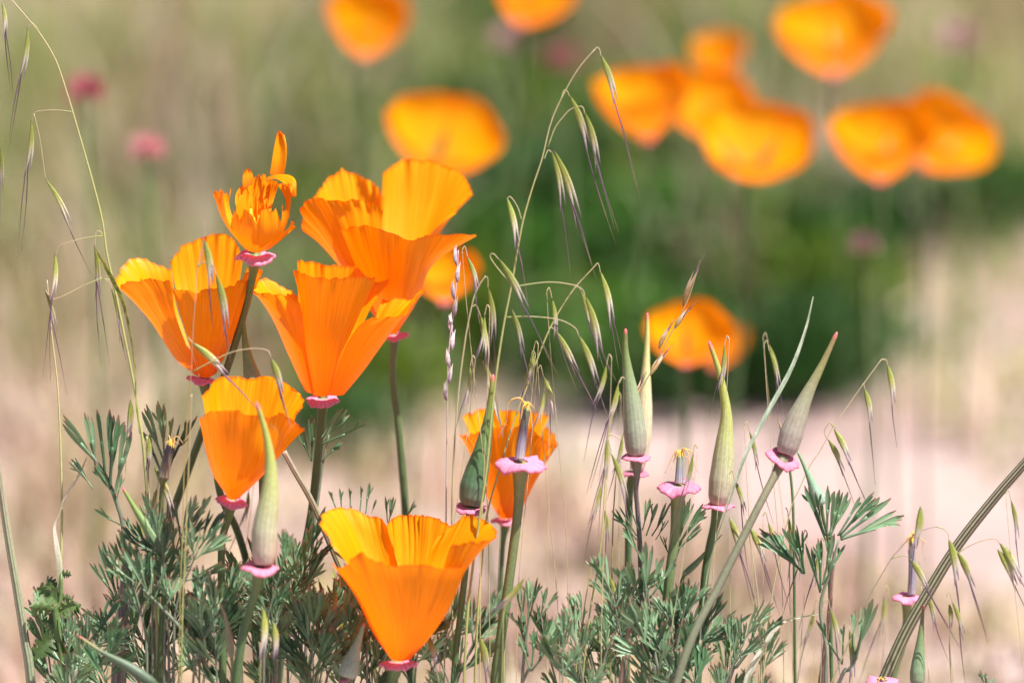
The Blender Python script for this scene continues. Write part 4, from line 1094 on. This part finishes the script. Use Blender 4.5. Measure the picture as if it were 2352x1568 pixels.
blade('fuzzy pale blue green grass blade slanting between two seed pods', Q4, [(1418, 203), (1372, 400), (1290, 620), (1150, 880), (1040, 1100), (960, 1320), (900, 1500), (830, 1750), (790, 2100)], -.010, [2, 7, 12, 12, 11, 10, 12, 12, 10], [(.3, .34, .24), (.36, .45, .36), (.4, .48, .4), (.26, .36, .2), (.25, .34, .12)], .4, .35, mottle=(.6, .68, .6), ground=True)
blade('spotted twisting grass leaf clasping the arching oat stalk', Q7, [(366, 962), (398, 1020), (430, 1070), (468, 1140), (495, 1210), (520, 1330), (532, 1440), (536, 1568), (550, 1700)], -.004, [1, 7, 11, 13, 14, 14, 13, 12, 6], [(.4, .3, .06), (.32, .32, .06), (.3, .34, .16), (.26, .3, .1)], .5, .3, mottle=(.10, .16, .04))
blade('bleached curled dry leaf hanging on the pale slender straw', Q2, [(455, 385), (420, 470), (385, 535), (340, 610), (312, 690), (290, 760), (300, 860), (312, 970), (310, 1100)], .0, [1, 5, 11, 14, 11, 14, 15, 14, 12], [(.45, .33, .25), (.7, .58, .5), (.75, .66, .6), (.6, .56, .5), (.32, .34, .2)], .5, .5)
blade('bleached bent dry grass blade low by the arching leaf', Q5, [(1330, 800), (1200, 825), (1090, 850), (1030, 900), (970, 1000), (910, 1110), (890, 1180), (870, 1300)], .006, [1, 4, 8, 14, 20, 20, 18, 16], [(.5, .5, .35), (.6, .58, .5), (.75, .72, .7), (.7, .7, .62), (.4, .46, .2)], .5, .2, ground=True)
blade('soft yellow green grass blade standing behind the low funnel poppy', Q3, [(170, 980), (195, 1080), (215, 1220), (235, 1400), (250, 1600)], .045, [4, 18, 24, 26, 22], [(.36, .42, .12), (.42, .5, .12), (.4, .48, .1), (.36, .42, .1)], .3, .05, ground=True)
blade('white dry husk blade leaning by the half closed poppy stem', Q2, [(1150, 900), (1165, 980), (1195, 1070), (1225, 1150), (1240, 1250), (1250, 1400)], .004, [2, 10, 14, 12, 8, 8], [(.4, .44, .15), (.5, .5, .25), (.7, .68, .66), (.5, .45, .45)], .5, .15, ground=True)
blade('bluish white sword shaped grass tip behind the dark green pod', Q3, [(975, -60), (985, 20), (1010, 90), (1025, 170), (1045, 245), (1050, 300)], .02, [2, 8, 12, 9, 3, 1], [(.5, .48, .2), (.6, .6, .5), (.62, .6, .72), (.6, .45, .5)], .4, .1)


def culm(label, q, pts, d, r0, r1, cols, stripe, ridges=9, name='grass_culm'):
    P = [at(*q(*p), d + .002 * i) for i, p in enumerate(pts)]
    G = to_ground(P)
    m = MB()
    tube(m, G, [r0 * K, (r0 * .5 + r1 * .5) * K, r1 * K], cols, sides=54, n=70, ridge=.07, ridges=ridges, stripe=stripe, sk=.95, sp=2.5)
    return tag(m.build(name, M_STEM), label, 'stalk')


culm('thick leaning stalk striped dark and pale along its length', Q5, [(2420, -60), (2352, 20), (2200, 195), (2000, 450), (1850, 690), (1720, 920), (1610, 1170), (1560, 1300)], -.006, 9, 17, [(.06, .035, .03), (.07, .05, .04), (.09, .09, .05), (.10, .11, .06), (.09, .12, .05)], (.52, .50, .32), 9)
culm('pale pinkish striped stalk standing by the bare edge of the clump', Q2, [(-20, 380), (5, 560), (40, 800), (90, 1100), (130, 1350), (160, 1568)], -.004, 7, 12, [(.42, .34, .26), (.34, .34, .22), (.32, .36, .24), (.2, .27, .16)], (.16, .2, .12), 8)
culm('brown jointed stem slanting down past the flared poppy stem', Q2, [(1470, 370), (1530, 480), (1600, 600), (1660, 730), (1740, 920), (1830, 1120), (1900, 1300)], .004, 6, 8, [(.42, .36, .27), (.33, .3, .17), (.3, .3, .12), (.28, .28, .1)], (.18, .14, .12), 6)
culm('purplish thick stem rising through the dark low leaves', Q2, [(665, 860), (655, 960), (640, 1150), (625, 1350), (610, 1568)], -.002, 9, 18, [(.14, .12, .12), (.18, .14, .15), (.16, .12, .13)], (.26, .22, .22), 8)
culm('pinkish dry stem low between oats and slanting stem', Q5, [(280, 780), (262, 900), (240, 1040), (222, 1180), (215, 1300)], -.012, 6, 9, [(.42, .3, .22), (.45, .33, .27), (.36, .28, .2)], (.3, .2, .18), 6)
culm('reddish leafless stem behind the tall forked leaf', Q5, [(1350, 480), (1335, 620), (1325, 760), (1310, 900), (1285, 1100), (1270, 1250)], .006, 4, 7, [(.42, .28, .24), (.4, .26, .2), (.36, .24, .18)], (.28, .17, .15), 6)
culm('violet grey thin stem low behind the slanting stem', Q5, [(560, 820), (530, 920), (500, 1040), (470, 1180), (460, 1300)], .0, 6, 8, [(.3, .26, .32), (.28, .22, .28), (.24, .2, .22)], (.2, .14, .2), 6)

# tangle of thin straws through the clump
tr_ = np.random.default_rng(77)
TANG = [('hair thin straw with one small husk among the oats beside the dark green pod', 1040, 1290, 560, 980, 8),
        ('hair thin straw with one small husk round the seed pods', 1340, 1760, 760, 1150, 9),
        ('hair thin straw with one small husk over the low leaves by the thick striped stalk', 1750, 2330, 1100, 1420, 9),
        ('hair thin straw with one small husk rising through the leaves under the half closed poppy', 330, 800, 1080, 1380, 6)]
for lab, x0, x1, y0, y1, n in TANG:
    for i in range(n):
        x = tr_.uniform(x0, x1); y = tr_.uniform(y0, y1); ln = tr_.uniform(-90, 90)
        d = tr_.uniform(-.02, .05)
        sd = -1 if ln > 0 else 1
        hx, hy = x + sd * -12, y + 16
        grass(lab, ID, [(x, y), (x + ln * .15, y + 110), (x + ln * .5, y + 300), (x + ln, y + 560), (x + ln * 1.1, y + 800)], d, .7, 1.7, [(.5, .38, .24), (.46, .40, .22), (.40, .40, .18)],
              peds=[[(x, y), (x - sd * 6, y - 8), (hx, hy)]],
              spk=[((hx, hy), (hx - sd * tr_.uniform(8, 30), hy + tr_.uniform(75, 105)), tr_.uniform(8, 11), [(hx - sd * tr_.uniform(20, 60), hy + tr_.uniform(160, 220))], tr_.uniform(0, .2))],
              group='thin straws tangled through the clump', name='grass_straw')

# leafy weed
t = thing('leafy_weed', 'small dark leafy weed growing round the pale straw', 'weed', to_ground([at(*Q2(320, 1400)), at(*Q2(322, 1500))])[-1])
m = MB(); tube(m, to_ground([at(*Q2(*p)) for p in [(318, 1000), (312, 1150), (290, 1190), (300, 1300), (320, 1430), (325, 1600)]]), [3 * K, 8 * K, 8 * K, 6 * K], [(.1, .16, .05), (.09, .15, .05)], sides=8, n=24)
m.build('stalk', M_STEM, t)
wr = np.random.default_rng(5)
for (bx, by, ex, ey) in [(300, 1150, 190, 1080), (300, 1200, 150, 1175), (310, 1010, 370, 1010), (260, 1080, 240, 1040), (310, 1200, 400, 1165), (310, 1270, 420, 1160), (290, 1300, 210, 1245), (280, 1330, 180, 1450), (320, 1350, 380, 1330), (300, 1400, 240, 1370), (300, 1130, 250, 1030), (310, 1130, 370, 1135), (290, 1260, 250, 1210), (310, 1390, 360, 1420)]:
    m = MB()
    a = np.array(at(*Q2(bx, by))); b = np.array(at(*Q2(ex, ey), wr.uniform(-.006, .006)))
    L = np.linalg.norm(b - a)
    n = 16
    tt = np.linspace(0, 1, n)
    cen = a + np.outer(tt, b - a) + np.outer(np.sin(tt * 3.1) * L * .12, np.array(UP))
    T, N_, B_ = frames(cen)
    wdt = L * (.10 + .16 * np.sin(np.pi * tt ** .8)) * (1 + .45 * np.sign(np.sin(tt * 26)))
    wdt[-1] = .02 * L
    un = np.array([-1, -.4, 0, .4, 1])
    Q = cen[:, None] + (wdt[:, None] * un)[..., None] * N_[:, None] + (wdt[:, None] * np.abs(un) * wr.uniform(-.5, .5))[..., None] * B_[:, None]
    m.grid(Q, np.array((.075, .125, .035)) * wr.uniform(.8, 1.4))
    m.build('leaf', M_LEAF, t)

# ------------------------------------------------------------------ the meadow behind
# petals of the far poppies
def far_petal(i):
    r = np.random.default_rng(900 + i)
    nu, nv = 20, 18
    u = np.linspace(-1, 1, nu); v = np.linspace(0, 1, nv)
    U, V = np.meshgrid(u, v)
    ang = U * (.95 + .1 * r.random()) * (.35 + .65 * V ** .6)
    h = (V * (1 - .12 * np.abs(U) ** 4)) ** 1.0
    R = .03 + .56 * np.sin(np.clip(h, 0, 1) * 1.5) ** .8 + .03 * np.sin(5 * U + r.uniform(0, 6)) * h ** 2
    P = np.stack([R * np.sin(ang), -R * np.cos(ang), h * .95], -1)
    m = MB(); m.grid(P, (1, .4, 0))
    me = m.mesh('petal', M_PETAL_SUNTINT)
    uvl = me.uv_layers.new(name='UVMap')
    UV = np.stack([U * .5 + .5 + i, V], -1).reshape(-1, 2)
    li = np.zeros(len(me.loops), int); me.loops.foreach_get('vertex_index', li)
    uvl.data.foreach_set('uv', UV[li].ravel())
    return me


FARP = [far_petal(i) for i in range(5)]


def far_poppy(label, x, y, d, size, open_=1.0, tilt=(0, 0), yaw=0.0, squash=1.0):
    """size: height of the cup in picture pixels at the focus plane."""
    c = at(x, y, d)
    gz = float(ground_height(c.x, c.y))
    base = Vector((c.x + rnd.uniform(-.03, .03), c.y + rnd.uniform(-.02, .02), gz))
    t = thing('poppy', label, 'flower', base, 'orange poppies out in the meadow')
    R = Matrix.Rotation(tilt[0], 4, 'Y') @ Matrix.Rotation(tilt[1], 4, 'X') @ Matrix.Rotation(yaw, 4, 'Z')
    s = size * 1.14 * K
    for k in range(4):
        o = link('petal', FARP[(k + int(x)) % 5], t)
        sk = s * (1 if k % 2 else .95)
        o.matrix_parent_inverse = Matrix.Identity(4)
        o.matrix_basis = Matrix.Translation(-base) @ Matrix.Translation(c) @ R @ Matrix.Translation((0, 0, -.45 * s * squash)) @ Matrix.Rotation(k * math.pi / 2, 4, 'Z') @ Matrix.Diagonal((sk * open_, sk * open_, sk * squash * .70, 1))
    b = c + (R @ Vector((0, 0, -.45 * s * squash)))
    m = MB()
    tube(m, [b, b + (base - b) * .3 + Vector((0, 0, -.004)), base + Vector((0, 0, -.004))], [.0012, .0007, .0008], [G_STEM, G_STEM], sides=8, n=14)
    m.build('stem', M_STEM, t)
    rim(t, b, .003, tuple(R @ Vector((0, 0, 1))), int(x))
    return t


far_poppy('tall narrow far poppy up the slope above the torn poppy', 845, 52, .62, 235, .80, (.12, .5), .4)
far_poppy('leaning far poppy up the slope above the tallest oat stalk', 1222, -18, .62, 235, .85, (.35, .5), .9)
far_poppy('plump far poppy by itself above the widest open poppy', 1015, 318, .42, 250, 1.0, (.28, .5), .7, .85)
far_poppy('small far poppy half hidden behind the widest open poppy', 1022, 632, .30, 150, .95, (0, .4), .2)
far_poppy('far poppy in the cluster with a shaded lower side', 1480, 228, .50, 245, .85, (-.1, .3), .3)
far_poppy('smallest and topmost far poppy of the cluster', 1650, 125, .75, 170, .8, (0, .3), 1.1)
far_poppy('round middle poppy of the far cluster', 1625, 245, .56, 215, .95, (.1, .5), .6, .9)
far_poppy('largest and lowest far poppy of the cluster', 1735, 335, .44, 242, 1.05, (.1, .5), .2, .85)
far_poppy('far poppy standing by itself up the slope beyond the cluster', 1915, 80, .62, 262, 1.0, (-.05, .4), .75)
far_poppy('far poppy overlapping its twin, bowl shaped', 2025, 325, .48, 245, .92, (0, .4), .5)
far_poppy('far poppy tilted sideways behind its bowl shaped twin', 2175, 315, .56, 245, .9, (.6, .5), .35)
far_poppy('round far poppy crossed by a brome spike', 1580, 772, .34, 178, .98, (.05, .5), .8, .95)
far_poppy('faint far poppy peeping out beside the round one', 1655, 785, .60, 150, .8, (.2, .3), .1)
far_poppy('tiny distant poppy low over dark leaves', 1890, 520, 1.25, 130, .8, (0, .3), .1)

# pink flower heads
def pink_flower(label, x, y, d, size, col):
    c = at(x, y, d)
    gz = float(ground_height(c.x, c.y))
    t = thing('pink_flower', label, 'flower', (c.x, c.y, gz), 'pink flowers in the meadow')
    r = np.random.default_rng(int(x))
    m = MB()
    for i in range(90):
        z = r.uniform(-.5, 1); a = r.uniform(0, 6.28)
        dr = np.array((math.cos(a) * math.sqrt(1 - z * z * .9), math.sin(a) * math.sqrt(1 - z * z * .9), z))
        lobe(m, np.array(c) + dr * size * K * .12, dr + np.array((0, 0, .3)), np.cross(dr, (0.3, .2, 1)), size * K * r.uniform(.38, .52), size * K * .17, .1, np.array(col) * r.uniform(.75, 1.2), col, 4)
    m.build('flower_head', M_RIM, t)
    m = MB()
    tube(m, [c, c + Vector((.004, 0, (gz - c.z) * .5)), Vector((c.x, c.y, gz - .004))], [.0014, .0014, .0016], [G_STEM2, G_STEM], sides=7, n=10)
    m.build('stem', M_STEM, t)


pink_flower('rosy pink flower head alone above green leaves', 197, 213, .50, 100, (.62, .22, .25))
pink_flower('paler pink flower head lower beside the rosy one', 338, 345, .44, 90, (.66, .36, .36))
pink_flower('dim pink flower head among dry grass near the top poppies', 1290, 140, .8, 110, (.56, .26, .26))
pink_flower('washed out pink flower head high in dry grass', 1165, 95, .95, 110, (.6, .4, .4))
pink_flower('pale pink flower head beyond the tilted far poppy', 2200, 95, .9, 130, (.62, .45, .42))
pink_flower('whitish pink flower head over the dark leaves', 1985, 565, .5, 80, (.68, .58, .52))

# leafy clumps in the meadow
def clump_mesh(i):
    r = np.random.default_rng(70 + i)
    m = MB()
    base = [np.array((.040, .115, .012)), np.array((.062, .140, .018)), np.array((.105, .165, .018)), np.array((.034, .095, .022))][i % 4]
    for k in range(520):
        a = r.uniform(0, 6.28); e = r.uniform(.1, 1) ** .6
        rad = r.uniform(.05, .5); h = r.uniform(.05, 1) * (1.05 - rad * .6)
        p = np.array((math.cos(a) * rad, math.sin(a) * rad, h * .85))
        d = np.array((math.cos(a) * .6 + r.normal() * .5, math.sin(a) * .6 + r.normal() * .5, .8))
        lobe(m, p, d, (r.normal(), r.normal(), .6), r.uniform(.12, .26), r.uniform(.03, .06), r.uniform(-.2, .2), base * r.uniform(.6, 1.5), base * 1.2, 4)
    for k in range(14):
        a = r.uniform(0, 6.28); rad = r.uniform(.1, .4)
        tube(m, [(0, 0, 0), (math.cos(a) * rad * .5, math.sin(a) * rad * .5, .35), (math.cos(a) * rad, math.sin(a) * rad, .8)], [.012, .01, .006], base * 1.2, sides=4, n=6)
    return m.mesh('foliage', M_FAR)


CLUMPS = [clump_mesh(i) for i in range(4)]


def leaf_clump(label, x, y, h, w, group='leafy green clumps in the meadow', v=0):
    """x, y: picture position of the clump's middle; h, w: its height and width in metres."""
    d = .3
    for _ in range(400):
        c = at(x, y, d)
        gz = float(ground_height(c.x, c.y))
        if c.z - gz <= h * .5:
            break
        d += .01
    t = thing('meadow_plant', label, 'plant', (c.x, c.y, gz), group)
    o = link('foliage', CLUMPS[v % 4], t)
    o.matrix_parent_inverse = Matrix.Identity(4)
    o.matrix_basis = Matrix.Rotation(rnd.uniform(0, 6.28), 4, 'Z') @ Matrix.Diagonal((w, w, h, 1))
    return t


GREEN = [
    ('broad dark leafy plant under the far cluster of poppies', 1700, 560, 0.068, 0.145),
    ('dark plant just above the round far poppy crossed by brome', 1600, 500, 0.062, 0.099),
    ('dark plant beside the whitish pink flower head', 1860, 650, 0.062, 0.106),
    ('leafy plant filling the gap below the largest far poppy', 1760, 460, 0.062, 0.119),
    ('low green plant past the round far poppy', 1930, 760, 0.037, 0.079),
    ('green plant seen between torn poppy and oat hung cup', 640, 690, 0.056, 0.092),
    ('green plant behind the flared poppy, right of its stem', 860, 850, 0.050, 0.086),
    ('dark olive plant low behind the half closed poppy', 780, 960, 0.037, 0.066),
    ('green plant behind the right lip of the widest open poppy', 1130, 590, 0.062, 0.092),
    ('green plant under the plump far poppy', 1050, 450, 0.056, 0.079),
    ('green plant left of the widest open poppy', 720, 470, 0.056, 0.086),
    ('leafy plant half hidden by the small far poppy', 1180, 760, 0.043, 0.079),
    ('dark small plant under the paler pink flower head', 255, 510, 0.043, 0.053),
    ('small plant holding up around the rosy pink flower head', 235, 390, 0.043, 0.053),
    ('dark far plant well above the paler pink flower head', 470, 110, 0.062, 0.106),
    ('olive far plant above the torn poppy', 650, 140, 0.056, 0.106),
    ('dark far plant beneath the tall narrow far poppy', 870, 190, 0.056, 0.106),
    ('far plant right of the plump far poppy', 1130, 210, 0.056, 0.092),
    ('far plant above the two overlapping far poppies', 2080, 190, 0.050, 0.092),
    ('plant under the two overlapping far poppies', 2130, 470, 0.050, 0.106),
    ('plant near the small end of the tilted far poppy', 2300, 420, 0.043, 0.079),
    ('low plant beyond the tallest oat stalk', 1330, 480, 0.043, 0.079),
    ('low plant behind the bent oat stalk', 1400, 700, 0.037, 0.079),
    ('low plant beyond the leaning seed pod', 1830, 830, 0.031, 0.066),
    ('far plant up the slope beside the leaning far poppy', 1120, 60, 0.062, 0.132),
]
for iv, (lab, x, y, h, w) in enumerate(GREEN):
    leaf_clump(lab, x, y, h, w, v=iv)

for i in range(60):
    x = rnd.uniform(20, 2340); y = rnd.uniform(10, 840)
    if y > 560 and (x < 500 or x > 1950):
        continue
    leaf_clump('small green weed scattered in the dry grass', x, y, rnd.uniform(.035, .07), rnd.uniform(.05, .10), 'small weeds in the dry grass', v=rnd.randrange(4))

# dry grass: a mass nobody could count
def dry_grass():
    r = np.random.default_rng(21)
    n = 70000
    y = .22 + (r.random(n) ** 1.3) * 3.6
    x = r.uniform(-1, 1, n) * (.34 + .16 * (y + 1.6))
    # gaps and tufts
    f = np.sin(x * 7 + 1.1) * np.sin(y * 5 + x * 2) + .6 * np.sin(x * 19 + y * 9)
    keep = f > -.8
    x, y = x[keep], y[keep]
    n = len(x)
    z = ground_height(x, y)
    y0_ = .80 + .28 * np.sin(x * 8 + .6) + .20 * np.sin(x * 23 + 2) + .15 * np.sin(x * 41) + .3 * (x > .25)
    tall = np.clip((y - y0_) / .6, .14, 1.1)
    L = r.uniform(.035, .17, n) * tall
    a = r.uniform(0, 6.28, n)
    lean = r.uniform(.1, .9, n)
    dx = np.cos(a) * lean; dy = np.sin(a) * lean
    w = r.uniform(.0007, .0018, n)
    cols = np.array([(.52, .42, .28), (.47, .39, .22), (.54, .44, .36), (.42, .27, .24), (.30, .33, .11), (.15, .23, .05), (.60, .53, .43)])
    pat = .5 + .5 * np.sin(x * 4.1 + 2) * np.cos(y * 2.7 + 1)
    p1 = np.sin(x * 23 + 1.7 * np.sin(y * 9)) * np.sin(y * 13 + 2 * np.sin(x * 11) + .7)
    p2 = np.sin(x * 17 + 2.1 * np.sin(y * 7 + 2) + 3) * np.sin(y * 11 + 1.3 * np.sin(x * 8) + 2.1)
    L = L * np.clip(1 + .7 * p2, .35, 1.7)
    ci = np.where(r.random(n) < (.30 * pat + .10) * np.clip((y - .6) / .6, .1, 1), r.integers(4, 6, n), np.where(r.random(n) < .3, 3, r.choice([0, 1, 2, 6], n)))
    ci = np.where((p1 > .45) & (r.random(n) < .8) & (y > .8), r.integers(4, 6, n), ci)
    ci = np.where((p1 < -.45) & (r.random(n) < .7), 3, ci)
    col = cols[ci] * r.uniform(.7, 1.25, (n, 1)) * np.clip(1 + .35 * p2, .6, 1.4)[:, None]
    st = np.array([0, .45, .8, 1.0])
    V = np.zeros((n, 4, 2, 3)); Cc = np.zeros((n, 4, 2, 3))
    px, py = -np.sin(a), np.cos(a)
    for j, s in enumerate(st):
        hx = x + dx * L * s ** 2; hy = y + dy * L * s ** 2; hz = z + L * s * (1 - .35 * lean * s)
        ww = w * (1 - .85 * s)
        for k, sg in enumerate((-1, 1)):
            V[:, j, k, 0] = hx + sg * px * ww; V[:, j, k, 1] = hy + sg * py * ww; V[:, j, k, 2] = hz
            Cc[:, j, k] = col
    m = MB()
    m.v.append(V.reshape(-1, 3)); m.c.append(Cc.reshape(-1, 3))
    o = (np.arange(n) * 8)[:, None]
    q = []
    for j in range(3):
        q.append(o + np.array([j * 2, j * 2 + 1, j * 2 + 3, j * 2 + 2]))
    m.f = np.concatenate(q).tolist(); m.n = n * 8
    ob = m.build('dry_grass', M_DRY, smooth=False)
    ob['kind'] = 'stuff'
    tag(ob, 'pale straw coloured dry grass covering the meadow behind the poppies', 'dry grass')


dry_grass()
